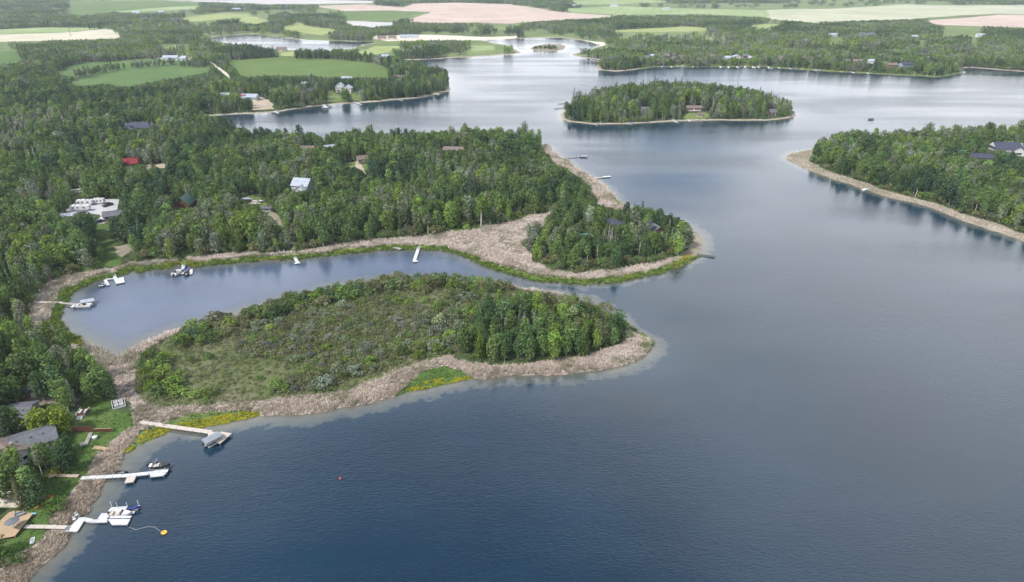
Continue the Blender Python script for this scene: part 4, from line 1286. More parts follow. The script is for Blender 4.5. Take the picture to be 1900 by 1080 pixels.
def house(label, px, py, w, d, hw, hr, yaw, wall, roof, name='house', nwin=3, along='x', hip=0.0, wing=None, chimney=False, deck=None, storeys=1, reach=45, seen=1.2, lm=None, near=True, frame='trim_white', cat=None, sight=True, bigglass=False):
    gx, gy = ground(px, py, 0.8)
    L = math.hypot(gx, gy)
    cx, cy = gx + gx / L * d * 0.5, gy + gy / L * d * 0.5
    z = zland(cx, cy)
    e = empty(name, (cx, cy, z), R(yaw), label, cat or name.split('_')[-1])
    wall_block(e, w, d, -0.6, hw, hr, wall, along=along)
    roof_slabs(e, w, d, hw, hr, roof, along=along, hip=hip, ov=0.5)
    if wing:
        ww, wd, wx, wh = wing
        wall_block(e, ww, wd, -0.55, wh, hr * 0.7, wall, cx=wx, cy=-d / 2 - wd / 2 + 0.6, along='y')
        roof_slabs(e, ww, wd + 2.4, wh, hr * 0.7, roof, cx=wx, cy=-d / 2 - wd / 2 + 1.8, along='y', ov=0.4)
    for s in range(storeys):
        zc = 1.5 + s * 2.6
        for k in range(nwin):
            x = (k + 0.5) / nwin * w - w / 2
            if wing and abs(x - wing[2]) < wing[0] / 2 + .5:
                continue
            if s == 0 and k == nwin // 2 and nwin > 1:
                q = box('door', (x, -d / 2 - 0.03, 1.05), (1.0, 0.06, 2.1), 'trim_dark' if 'white' in wall else 'trim_white', e)
                if near:
                    box('handle', (x + .38, -d / 2 - 0.09, 1.0), (.06, .06, .14), 'metal_grey', q)
                continue
            window_at(e, x, -d / 2, zc, min(1.5, w / nwin * .55), 1.2, 'f', frame)
        if near:
            for sgn in (1, -1):
                for k in range(2):
                    window_at(e, sgn * w / 2, (k - 0.5) * d * 0.45, zc, 1.2, 1.1, 'r' if sgn > 0 else 'l', frame)
    if wing and near:
        window_at(e, wing[2], -d / 2 - wing[1] + 0.6, 1.5, wing[0] * .5, 1.3, 'f', frame)
    if bigglass:
        for k, (x, zc, ww, hh) in enumerate(((-1.0, 2.0, 1.5, 2.0), (1.0, 2.0, 1.5, 2.0), (-0.95, 4.6, 1.3, 1.3), (0.95, 4.6, 1.3, 1.3))):
            window_at(e, x, -d / 2, zc, ww, hh, 'f', 'log_wall')
    if near:
        vz = hw + hr * 0.55
        if along == 'x' and hip == 0:
            for vx in (-.22, .05, .28):
                box('roof_vent', (vx * w, -d * 0.2, vz + .22), (.45, .45, .3), 'trim_dark', e)
            box('ridge_cap', (0, 0, hw + hr + .19), (w + 1.0, .3, .06), roof, e)
    if chimney:
        box('chimney', (w * 0.2, d * 0.12, hw + hr * 0.9), (0.8, 0.8, 2.0), 'chimney_stone', e)
    if deck:
        dw, dd, dm = deck
        q = box('deck', (0, -d / 2 - dd / 2 - 0.02, 0.35), (dw, dd, 0.2), dm, e)
        boxes('railing', [((0, -d / 2 - dd + .05, 1.3), (dw, .08, .08)), ((0, -d / 2 - dd + .05, .95), (dw, .04, .04))] + [((-dw / 2 + .1 + k * (dw - .2) / 6, -d / 2 - dd + .05, .9), (.08, .09, .8)) for k in range(7)], dm, q)
    rad = 0.5 * math.hypot(w, d)
    keep(cx, cy, rad + 0.8)
    if sight:
        SIGHT.append((cx, cy, max(w, d) * 0.55 + 1.0, z + seen, reach))
    landmark(lm if lm is not None else 'the ' + re.split(' (?:with|behind|on|among|beside|hidden|glimpsed|in|half|between|of|near|next|low|under|above|below|along) ', label)[0], cx, cy)
    return e

# -- docks -----------------------------------------------------------------------------------------------------
def P5(a, b, z=0.5): return ground(a, b, z)
DOCKPTS = []
def dock(label, parts, m='white_vinyl', lm=None, z=0.5, name='dock', group=None, sec=3.0, thick=0.16):
    """parts: ('l', [(px,py)...], width) runs of deck sections, or ('q', [four corners]) platforms."""
    first = parts[0][1][0]
    ox, oy = P5(*first, z)
    e = empty(name, (ox, oy, 0), 0, label, 'dock', group)
    posts = []
    n = 0
    for prt in parts:
        mm = prt[3] if len(prt) > 3 else m
        zz = z + 0.012 * (n % 3)
        n += 1
        if prt[0] == 'l':
            pts = [P5(a, b, z) for a, b in prt[1]]
            wd = prt[2]
            for (x0, y0), (x1, y1) in zip(pts, pts[1:]):
                L = math.hypot(x1 - x0, y1 - y0)
                k = max(1, round(L / sec))
                ux, uy = (x1 - x0) / L, (y1 - y0) / L
                for i in range(k):
                    a, b = i * L / k + 0.03, (i + 1) * L / k - 0.03
                    q = [(x0 + ux * t - uy * s * wd / 2 - ox, y0 + uy * t + ux * s * wd / 2 - oy) for t, s in ((a, -1), (b, -1), (b, 1), (a, 1))]
                    extrude('deck_section', q, zz - thick, zz, mm, e)
                    DOCKPTS.extend([(x0 + ux * t, y0 + uy * t) for t in (a, (a + b) / 2, b)])
                    if i % 2 == 0:
                        posts += [q[0], q[3]]
        else:
            q = [P5(a, b, z) for a, b in prt[1]]
            q = [(a - ox, b - oy) for a, b in q]
            extrude('platform', q, zz - thick - 0.1, zz + 0.02, mm, e)
            posts += q[:3]
    for p in posts[:26]:
        box('post', (p[0], p[1], z * 0.5 - 0.45), (0.09, 0.09, z + 1.3), 'metal_grey', e)
    if lm:
        landmark(lm, ox, oy)
    return e

def hull_mesh(L, Wd, H, m, par, name='hull'):
    """A small planing hull: sharp bow, flared sides, square stern, keel line."""
    st = [(-0.5, 0.92, 0.0), (-0.2, 1.0, 0.0), (0.15, 0.95, 0.02), (0.35, 0.66, 0.08), (0.46, 0.28, 0.18), (0.5, 0.03, 0.25)]
    V, F = [], []
    for t, w, rise in st:
        x = t * L; b = w * Wd / 2
        V += [(x, -b, H * (1 + 0.25 * rise)), (x, -b * 0.8, H * (0.35 + rise)), (x, 0, H * rise * 1.4), (x, b * 0.8, H * (0.35 + rise)), (x, b, H * (1 + 0.25 * rise))]
    for i in range(5):
        for k in range(4):
            F.append((i * 5 + k, i * 5 + k + 1, i * 5 + 6 + k, i * 5 + 5 + k))
    F.append((4, 3, 2, 1, 0))
    return piece(name, V, F, m, par)
def runabout(label, px, py, L=5.5, yaw=0, hull='hull_white', cover=None, z=0.05, tower=False, name='motorboat', near=True, group=None):
    x, y = ground(px, py, z + .4)
    e = empty(name, (x, y, z), R(yaw), label, 'boat', group)
    Wd, H = L * 0.36, 0.85
    hull_mesh(L, Wd, H, hull, e)
    if cover:
        piece('cover', [(-.48 * L, -.44 * Wd, H), (-.48 * L, .44 * Wd, H), (.2 * L, .46 * Wd, H), (.2 * L, -.46 * Wd, H), (.46 * L, 0, H * 1.05), (-.3 * L, 0, H + .5), (.1 * L, 0, H + .75)], [(0, 3, 6, 5), (1, 5, 6, 2), (0, 5, 1), (3, 4, 6), (2, 6, 4)], cover, e)
    else:
        piece('foredeck', [(.12 * L, -.43 * Wd, H + .02), (.12 * L, .43 * Wd, H + .02), (.35 * L, .30 * Wd, H + .05), (.48 * L, 0, H + .1), (.35 * L, -.30 * Wd, H + .05)], [(0, 4, 3, 2, 1)], hull, e)
        box('cockpit_floor', (-.18 * L, 0, .32), (.58 * L, Wd * .76, .04), 'seat_beige', e)
        boxes('seat', [((-.40 * L, 0, .55), (.12 * L, Wd * .7, .42)), ((-.05 * L, -.2 * Wd, .55), (.1 * L, .22 * Wd, .5)), ((-.05 * L, .2 * Wd, .55), (.1 * L, .22 * Wd, .5))], 'seat_beige' if hull != 'hull_black' else 'hull_white', e)
        piece('windshield', [(.10 * L, -.42 * Wd, H), (.10 * L, .42 * Wd, H), (.04 * L, .38 * Wd, H + .4), (.04 * L, -.38 * Wd, H + .4)], [(0, 1, 2, 3)], 'glass_dark', e)
    if near:
        box('motor', (-.54 * L, 0, .75), (.4, .35, .8), 'hull_black', e)
    if tower:
        tube('tower', [(-.05 * L, -.42 * Wd, H), (-.1 * L, -.36 * Wd, H + 1.3), (-.1 * L, .36 * Wd, H + 1.3), (-.05 * L, .42 * Wd, H)], .05, 'hull_white', e)
    return e
def pontoon(label, px, py, L=6.5, yaw=0, z=0.0, canopy=None, name='pontoon_boat'):
    x, y = ground(px, py, z + .6)
    e = empty(name, (x, y, z), R(yaw), label, 'boat')
    for s in (-1, 1):
        tube('pontoon', [(-L / 2, s * .85, .22), (L * .38, s * .85, .22), (L / 2, s * .85, .38)], .28, 'metal_grey', e, 8)
    box('deck', (0, 0, .56), (L * .94, 2.4, .1), 'seat_beige', e)
    boxes('railing', [((0, -1.17, .95), (L * .92, .05, .62)), ((0, 1.17, .95), (L * .92, .05, .62)), ((L * .46, 0, .95), (.05, 2.29, .62)), ((-L * .46, 0, .95), (.05, 2.29, .62))], 'hull_white', e)
    boxes('seat', [((L * .3, -.75, .85), (1.7, .6, .45)), ((L * .3, .75, .85), (1.7, .6, .45)), ((-L * .36, 0, .85), (.6, 1.9, .45))], 'hull_white', e)
    box('console', (0, .7, 1.0), (.6, .6, .8), 'hull_black', e)
    if canopy:
        box('canopy', (-L * .12, 0, 2.4), (L * .5, 2.3, .08), canopy, e)
        boxes('canopy_pole', [((-L * .12 + a * L * .22, b * 1.05, 1.5), (.05, .05, 1.75)) for a in (-1, 1) for b in (-1, 1)], 'metal_grey', e)
    box('motor', (-L * .5, 0, .7), (.35, .35, .9), 'hull_black', e)
    return e
def jetski(label, px, py, yaw=0, m='hull_black', z=0.1, acc='hull_white'):
    x, y = ground(px, py, z + .4)
    e = empty('jet_ski', (x, y, z), R(yaw), label, 'jet ski')
    hull_mesh(3.0, 1.15, .45, m, e)
    piece('deck', [(-1.4, -.5, .46), (-1.4, .5, .46), (.7, .5, .5), (1.35, 0, .62), (.7, -.5, .5), (-.2, 0, .75), (.5, 0, .95)], [(0, 4, 6, 5), (1, 5, 6, 2), (0, 5, 1), (4, 3, 6), (2, 6, 3)], acc, e)
    box('seat', (-.5, 0, .82), (1.2, .38, .26), 'hull_black', e)
    tube('handlebar', [(.35, -.4, 1.12), (.42, 0, 1.08), (.35, .4, 1.12)], .035, 'hull_black', e)
    return e
def boat_lift(label, px, py, L=6, Wd=3, yaw=0, canopy=None, z=0, hc=2.7):
    x, y = ground(px, py, 1.0)
    e = empty('boat_lift', (x, y, z), R(yaw), label, 'boat lift')
    for a in (-1, 1):
        for b in (-1, 1):
            box('post', (a * L * .36, b * Wd / 2, .6 if not canopy else hc / 2 - .4), (.12, .12, 2.4 if not canopy else hc + .8), 'metal_grey', e)
        box('beam', (0, a * Wd * .5, .55), (L * .9, .16, .16), 'trim_white', e)
        box('bunk', (0, a * Wd * .18, .42), (L * .8, .2, .12), 'cover_grey', e)
    if canopy:
        a, b = L / 2, Wd / 2 + .2
        piece('canopy', [(-a, -b, hc), (a, -b, hc), (a, b, hc), (-a, b, hc), (-a * .92, 0, hc + .5), (a * .92, 0, hc + .5), (-a, -b, hc - .3), (a, -b, hc - .3), (a, b, hc - .3), (-a, b, hc - .3)], [(0, 1, 5, 4), (2, 3, 4, 5), (0, 4, 3), (1, 2, 5), (6, 7, 1, 0), (7, 8, 2, 1), (8, 9, 3, 2), (9, 6, 0, 3)], canopy, e)
    return e
def wheelset(e, xs, y, r=.36, w=.24):
    for x in xs:
        for s in (-1, 1):
            o = tube('wheel', [(x, s * y - w / 2, r), (x, s * y + w / 2, r)], r, 'rubber', e, 10)
            tube('rim', [(x, s * (y + w / 2 + .005) - .01, r), (x, s * (y + w / 2 + .005) + .01, r)], r * .55, 'metal_grey', o, 8)
def trailer(label, px, py, L=9.0, yaw=0):
    x, y = ground(px, py, 0.6); z = zland(x, y)
    e = empty('travel_trailer', (x, y, z), R(yaw), label, 'caravan')
    h = 3.1
    prof = [(-L / 2, .6), (L / 2 - .9, .6), (L / 2, 1.5), (L / 2 - .3, h - .15), (L / 2 - .8, h), (-L / 2 + .3, h), (-L / 2, h - .3)]
    V = [(a, -1.22, b) for a, b in prof] + [(a, 1.22, b) for a, b in prof]
    n = len(prof)
    piece('body', V, [tuple(range(n)), tuple(range(n, 2 * n))[::-1]] + [(i, n + i, n + (i + 1) % n, (i + 1) % n) for i in range(n)], 'hull_white', e)
    for k, xx in enumerate((-.34, -.1, .22)):
        for s in (-1, 1):
            box('window', (xx * L, s * 1.235, 2.0), (1.0, .04, .65), 'glass_dark', e)
    for s in (-1, 1):
        box('stripe', (0, s * 1.232, 1.15), (L * .9, .02, .28), 'cover_grey', e)
        box('door', (.08 * L, s * 1.24, 1.65), (.7, .03, 1.8), 'trim_white', e)
    for xx in (-.25, .1, .3):
        box('roof_vent', (xx * L, 0, h + .1), (.6, .6, .2), 'cover_grey', e)
    box('air_conditioner', (-.02 * L, 0, h + .17), (1.0, .8, .34), 'trim_white', e)
    wheelset(e, (-.08 * L, .02 * L), 1.05)
    boxes('drawbar', [((L / 2 + .5, 0, .5), (1.6, .14, .14))], 'rubber', e)
    keep(x, y, L * .55)
    return e
def car(label, px, py, yaw, m, kind='car'):
    x, y = ground(px, py, 0.5); z = zland(x, y)
    e = empty('pickup_truck' if kind == 'truck' else 'parked_car', (x, y, z), R(yaw), label, 'truck' if kind == 'truck' else 'car')
    if kind == 'truck':
        lo = [(-2.9, .45), (2.9, .45), (2.9, 1.05), (1.5, 1.2), (-2.9, 1.2)]
        hi = [(-.9, 1.2), (1.5, 1.2), (.75, 1.9), (-.7, 1.9)]
    else:
        lo = [(-2.3, .4), (2.3, .4), (2.25, .85), (1.1, 1.0), (-2.3, 1.05)]
        hi = [(-2.1, 1.05), (1.1, 1.0), (.4, 1.6), (-1.7, 1.62)]
    def prism(nm, pr, hw, mm, tp=1.0):
        n = len(pr)
        zt = max(b for a, b in pr)
        V = [(a, -hw * (tp if b > zt - .05 else 1), b) for a, b in pr] + [(a, hw * (tp if b > zt - .05 else 1), b) for a, b in pr]
        return piece(nm, V, [tuple(range(n)), tuple(range(n, 2 * n))[::-1]] + [(i, n + i, n + (i + 1) % n, (i + 1) % n) for i in range(n)], mm, e)
    prism('body', lo, .95, m)
    prism('cabin', hi, .86, 'glass_dark', .85)
    box('roof', ((hi[2][0] + hi[3][0]) / 2, 0, hi[2][1] + .02), (abs(hi[2][0] - hi[3][0]), 1.45, .06), m, e)
    for s in (-1, 1):
        box('headlight', (lo[1][0] - .02, s * .7, .78), (.08, .3, .16), 'trim_white', e)
        box('taillight', (lo[0][0] + .01, s * .75, .85), (.06, .25, .18), 'red_paint', e)
    wheelset(e, (-lo[1][0] * .62, lo[1][0] * .62), .82, .38)
    keep(x, y, 3.2)
    return e

# ================================================================ the cottages of the near west shore
house('long grey roofed cottage with dark gable beside the near lawn', 66, 846, 12, 8.5, 2.8, 1.7, 37, 'siding_grey', 'roof_grey', 'cottage', nwin=4, sight=False, lm='the long grey roofed cottage')
house('brown roofed cottage with white framed windows on its gable end', 24, 872, 10, 8.5, 3.0, 2.0, -28, 'siding_white', 'roof_brown', 'cottage', nwin=3, chimney=True, deck=(8, 2.2, 'red_wood'), sight=False, lm='the brown roofed cottage')
house('small grey roofed cottage half hidden by the yellow green tree', 46, 792, 7, 8.5, 2.6, 1.5, 12, 'siding_grey', 'roof_grey', 'cottage', nwin=2, sight=False, lm='the small grey cottage')
house('low dark roofed shed under the trees behind the dirt yard', 58, 742, 6, 4, 2.2, 0.7, 20, 'siding_brown', 'roof_dark', 'shed', nwin=2, sight=False, lm='the dark shed', seen=0.5)

def plank(label, a, b, w, m, z=0.25, name='wooden_walkway', nb=7):
    x0, y0 = ground(*a, z); x1, y1 = ground(*b, z)
    L = math.hypot(x1 - x0, y1 - y0); zz = max(zland(x0, y0), zland(x1, y1))
    e = empty(name, ((x0 + x1) / 2, (y0 + y1) / 2, zz), math.atan2(y1 - y0, x1 - x0), label, 'walkway')
    for k in range(nb):
        box('board', ((k + .5) * L / nb - L / 2, 0, .12 + .01 * (k % 2)), (L / nb - .04, w, .08), m, e)
    for s in (-1, 1):
        box('joist', (0, s * w * .35, .03), (L, .1, .1), m, e)
    return e
plank('grey weathered boardwalk lying on the lawn behind the pallet', (160, 830), (170, 807), 1.0, 'grey_wood', nb=10)
plank('pale new timber walkway lying across the reeds near the yellow flowers', (175, 833), (216, 838), 1.2, 'new_wood', nb=9)
plank('short pale timber section lying in reeds below the white dock', (172, 897), (188, 896), 1.1, 'new_wood', nb=5)
plank('brown dirt level boardwalk leading from the yard to the white dock', (108, 886), (147, 887), 1.1, 'dock_wood', nb=10)
plank('white plank lying in the near reeds below the tan deck', (62, 1000), (60, 1012), 0.9, 'white_vinyl', nb=4)
x, y = ground(157, 829); z = zland(x, y)
e = empty('pallet', (x, y, z), 0.5, 'weathered wooden pallet lying on the lawn beside the grey boardwalk', 'pallet')
for k in range(6): box('slat', (0, -.75 + k * .3, .2), (1.8, .2, .05), 'grey_wood', e)
for k in range(3): box('bearer', (-.8 + k * .8, 0, .1), (.12, 1.8, .14), 'grey_wood', e)
x, y = ground(178, 818); z = zland(x, y)
e = empty('round_table', (x, y, z), 0, 'small round white table standing on the open lawn', 'table')
tube('table_top', [(0, 0, .62), (0, 0, .7)], .75, 'trim_white', e, 14)
tube('leg', [(0, 0, 0), (0, 0, .62)], .12, 'trim_white', e); tube('foot', [(0, 0, 0.0), (0, 0, .06)], .4, 'trim_white', e, 10)
# fence of two lengths
def fence(label, a, b, h, m, cap):
    x0, y0 = ground(*a, .5); x1, y1 = ground(*b, .5); z = zland(x0, y0)
    L = math.hypot(x1 - x0, y1 - y0)
    e = empty('board_fence', (x0, y0, z), math.atan2(y1 - y0, x1 - x0), label, 'fence')
    n = int(L / .33)
    for k in range(n): box('board', ((k + .5) * L / n, 0, h / 2 + .01 * (k % 2)), (L / n - .02, .05, h), m, e)
    for k in range(int(L / 2.4) + 1): box('post', (min(L, k * 2.4), .09, h / 2 + .05), (.12, .12, h + .1), m, e)
    box('rail', (L / 2, 0, h + .05), (L, .16, .05), cap, e)
fence('tall red brown board fence running across the lawn', (138, 806), (175, 804), 1.7, 'red_wood', 'red_wood')
fence('lower brown board fence with pale top rail towards the reeds', (176, 804), (209, 803), 1.1, 'red_wood', 'new_wood')
# raised beds
def quad_frame(px4, z): return [ground(a, b, z) for a, b in px4]
q = quad_frame([(206, 753), (229, 746.5), (238, 756), (214, 766)], .2)
cx, cy = sum(p[0] for p in q) / 4, sum(p[1] for p in q) / 4; z = zland(cx, cy)
ux, uy = q[1][0] - q[0][0], q[1][1] - q[0][1]; wL = math.hypot(ux, uy); dL = math.hypot(q[3][0] - q[0][0], q[3][1] - q[0][1])
e = empty('garden_bed', (cx, cy, z), math.atan2(uy, ux), 'pale timber framed garden bed of dark soil with white planters on the lawn', 'garden bed')
for s in (-1, 1):
    box('frame_board', (0, s * dL / 2, .2), (wL, .12, .4), 'trim_white', e); box('frame_board', (s * wL / 2, 0, .2), (.12, dL - .13, .4), 'trim_white', e)
box('soil', (0, 0, .12), (wL - .12, dL - .12, .2), 'soil', e)
for a in (-1, 1):
    for b in (-1, 1):
        o = boxes('planter', [((a * wL * .2, b * dL * .2 + s * dL * .13, .36), (wL * .3, .14, .36)) for s in (-1, 1)] + [((a * wL * .2 + s * wL * .14, b * dL * .2, .36), (.14, dL * .24, .36)) for s in (-1, 1)], 'trim_white', e)
        box('planter_soil', (a * wL * .2, b * dL * .2, .34), (wL * .24, dL * .2, .2), 'grey_wood', o)
keep(cx, cy, 3.5)
# the white stair and red deck beside the yellow green tree
x, y = ground(156, 772, .5); z = zland(x, y)
e = empty('garden_deck', (x, y, z), R(8), 'small red brown deck with white steps and rails beside the yellow green tree', 'deck')
for k in range(8): box('board', (0, -1.6 + k * .46, .5), (2.4, .4, .08), 'red_wood', e)
for k in range(4): box('step', (0, -1.95 - k * .34, .42 - .11 * k), (1.7, .32, .08), 'trim_white', e)
for s in (-1, 1): box('railing', (s * 1.2, -.1, 1.0), (.1, 3.4, .1), 'trim_white', e); box('bench', (s * .75, .2, .75), (.7, 1.8, .1), 'trim_white', e)
for a in (-1, 1):
    for b in (-1.7, 1.7): box('post', (a * 1.1, b, .5), (.12, .12, 1.0), 'trim_white', e)
keep(x, y, 2.6)
# tan deck with umbrella at the near corner
q = [ground(a, b, .7) for a, b in ((-14, 985), (18, 955), (31, 951), (63, 957), (29, 999), (-8, 1006))]
cx, cy = ground(25, 975, .7); z = zland(cx, cy)
e = empty('shore_deck', (cx, cy, z), 0, 'tan timber deck with a grey umbrella at the lower shore', 'deck')
ang = math.atan2(q[3][1] - q[2][1], q[3][0] - q[2][0])
rel = np.array([(p[0] - cx, p[1] - cy) for p in q])
def clip_strip(poly, d, lo, hi):
    """Part of a convex outline between two parallel lines."""
    n = np.array(d)
    for sgn, lim in ((1, hi), (-1, -lo)):
        out = []
        for i in range(len(poly)):
            a, b = poly[i], poly[(i + 1) % len(poly)]
            da, db = sgn * a.dot(n) - lim, sgn * b.dot(n) - lim
            if da <= 0: out.append(a)
            if da * db < 0: out.append(a + (b - a) * (da / (da - db)))
        poly = out
        if len(poly) < 3: return []
    return poly
nrm = np.array([-math.sin(ang), math.cos(ang)])
pr = rel @ nrm
t = pr.min()
hull_rel = [np.array(p) for p in rel]
while t < pr.max():
    s = clip_strip(hull_rel, nrm, t + .01, t + .29)
    if len(s) >= 3: extrude('board', [tuple(p) for p in s], .5, .58, 'new_wood', e)
    t += .3
for p in rel[1:5]: box('post', (p[0] * .95, p[1] * .95, .2), (.15, .15, .6), 'new_wood', e)
keep(cx, cy, 5.5)
xu, yu = ground(24, 972, 2.6)
e = empty('patio_umbrella', (xu, yu, z + .58), 0, 'dark grey octagonal patio umbrella on the tan deck', 'umbrella')
V = [(0, 0, 2.5)] + [(1.6 * math.cos(k * .785), 1.6 * math.sin(k * .785), 1.95) for k in range(8)]
for k in range(8): piece('canopy_panel', [V[0], V[1 + k], V[1 + (k + 1) % 8]], [(0, 1, 2)], 'canvas_grey', e)
tube('pole', [(0, 0, 0), (0, 0, 2.5)], .04, 'steel', e); tube('base', [(0, 0, 0), (0, 0, .1)], .3, 'steel', e, 8)
xs, ys = ground(38, 959, 1.0)
e = empty('outdoor_sofa', (xs, ys, z + .58), R(35), 'grey outdoor sofa on the tan deck behind the umbrella', 'sofa')
box('seat', (0, 0, .3), (1.9, .8, .3), 'cover_grey', e); box('backrest', (0, .36, .6), (1.9, .16, .5), 'cover_grey', e)
for s in (-1, 1): box('armrest', (s * .88, -.02, .52), (.16, .7, .28), 'cover_grey', e)
xs, ys = ground(55, 956, .6)
e = empty('paddle_board', (xs, ys, zland(xs, ys) + .1), R(8), 'pale blue paddle board lying behind the tan deck', 'paddle board')
extrude('board', [(1.6 * math.cos(a), .42 * math.sin(a)) for a in np.linspace(0, 6.0, 15)], 0, .14, 'sky_blue', e); box('fin', (-1.3, 0, -.05), (.2, .03, .1), 'trim_dark', e)
def kayak(label, px, py, yaw, m):
    x, y = ground(px, py, .3); z = zland(x, y)
    e = empty('kayak', (x, y, z), R(yaw), label, 'kayak')
    V, F = [], []
    st = [(-1.5, .02, .3), (-.9, .28, .22), (0, .36, .2), (.9, .28, .22), (1.5, .02, .3)]
    for xx, w, h in st: V += [(xx, -w, h), (xx, 0, .02), (xx, w, h), (xx, 0, h + .1)]
    for i in range(4):
        for k in range(4): F.append((i * 4 + k, i * 4 + 4 + k, i * 4 + 4 + (k + 1) % 4, i * 4 + (k + 1) % 4))
    piece('hull', V, F, m, e)
    extrude('cockpit', [(.45 * math.cos(a), .2 * math.sin(a)) for a in np.linspace(0, 5.7, 10)], .26, .33, 'trim_dark', e)
kayak('red kayak on the bank beside the round green shrub', 88, 926, 20, 'red_paint')
kayak('yellow kayak on the bank above the tan deck', 76, 941, 55, 'yellow_paint')
x, y = ground(90, 866, .5); z = zland(x, y)
e = empty('stone_planter', (x, y, z), R(2), 'low pale concrete planter wall in the shade below the cottages', 'planter')
for k in range(5): box('block', (-1.4 + k * .72, 0, .3), (.7, .6, .6), 'chimney_stone', e)
# garden pile between cottage and shore
x, y = ground(100, 888, .5); z = zland(x, y)
e = empty('garden_bench', (x, y, z), R(35), 'weathered brown bench by the start of the shore boardwalk', 'bench')
box('seat', (0, 0, .45), (1.9, .5, .08), 'dock_wood', e); box('backrest', (0, .26, .75), (1.9, .06, .5), 'dock_wood', e)
for a in (-1, 1):
    for b in (-1, 1): box('leg', (a * .85, b * .2, .2), (.08, .08, .42), 'dock_wood', e)

# ================================================================ near docks
dock('long beige dock from the lawn with a wide platform and grey boat canopy', [('l', [(261, 783), (330, 793), (392, 801.5)], 1.5), ('q', [(386, 800.5), (409, 802.5), (405, 808), (386, 811)]), ('q', [(399, 818.5), (408, 823), (430, 804), (410, 801)])], 'dock_beige', lm='the beige dock', sec=2.4, z=.85)
boat_lift('boat lift under a grey canvas canopy at the beige dock', 395, 818, 4.8, 2.4, 52, 'cover_grey', hc=2.2)
runabout('small white motorboat under the grey canopy of the beige dock', 394, 818, 4.8, 52, 'hull_white', z=.3)
dock('white dock with a square side platform below the brown roofed cottage', [('l', [(150, 887), (178, 885.3), (242, 881.5), (276, 877.5), (312, 872.5)], 1.25), ('q', [(236, 884), (253, 882.6), (247.5, 894), (231, 896)], 0, 'dock_beige'), ('q', [(278, 880), (309, 877), (303, 882.5), (278.5, 885)])], 'white_vinyl', lm='the white dock with a square side platform', sec=2.4, z=.75)
boat_lift('open white boat lift at the end of the white dock', 296, 866, 5.4, 2.6, 5)
runabout('black motorboat with white tower on the open lift', 296, 864, 5.6, 5, 'hull_black', z=.55, tower=True)
jetski('black jet ski floating beside the white dock walkway', 227, 876.5, 5, 'hull_black', acc='hull_black')
def c6(a, b): return (a / 5.9375, 900 + b / 5.9375)
dock('angular white dock with a double boat slip at the lower shore', [('q', [c6(*p) for p in q_]) for q_ in (
    [(720, 460), (780, 450), (850, 510), (720, 512)], [(778, 452), (870, 358), (950, 356), (852, 508)], [(945, 358), (1032, 376), (992, 412), (922, 396)], [(1030, 380), (1182, 374), (1182, 408), (988, 414)],
    [(1072, 376), (1120, 310), (1178, 310), (1180, 372)], [(1172, 311), (1226, 246), (1256, 276), (1186, 366)], [(1228, 246), (1542, 222), (1512, 270), (1258, 276)], [(1184, 376), (1432, 376), (1402, 436), (1232, 436)])], 'white_vinyl', lm='the angular white dock', sec=2.4)
dock('tan boardwalk on short posts from the tan deck to the angular dock', [('l', [(46, 976.5), (84, 977), (123, 978)], 1.1)], 'dock_beige', z=1.3, name='boardwalk')
dock('pair of narrow white finger floats inside the double boat slip', [('l', [c6(1250, 292), c6(1482, 300)], .75), ('l', [c6(1210, 352), c6(1446, 350)], .75)], 'white_vinyl', name='finger_float', z=.45)
runabout('beige open motorboat between the white finger floats', c6(1330, 318)[0], c6(1330, 318)[1], 5.2, 2, 'hull_white')
jetski('blue jet ski on the outer corner of the angular white dock', c6(1468, 246)[0], c6(1468, 246)[1], 8, 'cover_blue', z=.55, acc='cover_blue')
for i, (a, b) in enumerate(((1235, 246), (1300, 262), (1412, 262), (1532, 236))):
    xx, yy = ground(*c6(a, b), .5)
    e = empty('mooring_pole', (xx, yy, 0), 0, ['thin white mooring pole at the inner corner of the angular dock', 'thin white mooring pole beside the beige open motorboat bow', 'thin white mooring pole between the boat slip and blue jet ski', 'thin white mooring pole at the outer tip of the angular dock'][i], 'pole', 'mooring poles on the angular dock')
    tube('shaft', [(0, 0, -1), (0, 0, 2.3)], .05, 'trim_white', e); tube('cap', [(0, 0, 2.3), (0, 0, 2.4)], .09, 'trim_white', e)
for i, (a, b) in enumerate(((820, 385), (850, 340))):
    xx, yy = ground(*c6(a, b), .6)
    e = empty('dock_chair', (xx, yy, .5 if i == 0 else .6), R(40 + 30 * i), ['white folding chair at the bend of the angular dock', 'white folding chair on the bank above the angular dock bend'][i], 'chair', 'white chairs by the angular dock')
    box('seat', (0, 0, .42), (.6, .6, .06), 'trim_white', e); box('backrest', (0, .3, .75), (.6, .06, .6), 'trim_white', e)
    for a_ in (-1, 1):
        for b_ in (-1, 1): box('leg', (a_ * .26, b_ * .26, .1), (.05, .05, .62), 'trim_white', e)
xt, yt = ground(304.5, 987.5, .25)
e = empty('towing_tube', (xt, yt, 0), 0, 'yellow inflatable towing tube floating off the angular dock', 'towing tube')
V, F = [], []
for i in range(16):
    for k in range(8):
        a, b = i * .3927, k * .7854
        V.append(((.42 + .2 * math.cos(b)) * math.cos(a) * 1.2, (.42 + .2 * math.cos(b)) * math.sin(a), .18 + .2 * math.sin(b)))
        F.append((i * 8 + k, ((i + 1) % 16) * 8 + k, ((i + 1) % 16) * 8 + (k + 1) % 8, i * 8 + (k + 1) % 8))
piece('ring', V, F, 'buoy_yellow', e, smooth=True)
tube('floor', [(0, 0, .14), (0, 0, .2)], .42, 'hull_white', e, 12)
tube('handle', [(-.2, 0, .2), (0, 0, .3), (.2, 0, .2)], .04, 'buoy_red', e)
pts = [(*ground(a, b, .04), .03) for a, b in ((240, 978), (252, 983), (262, 980), (275, 977), (287, 978), (295, 984), (300, 987))]
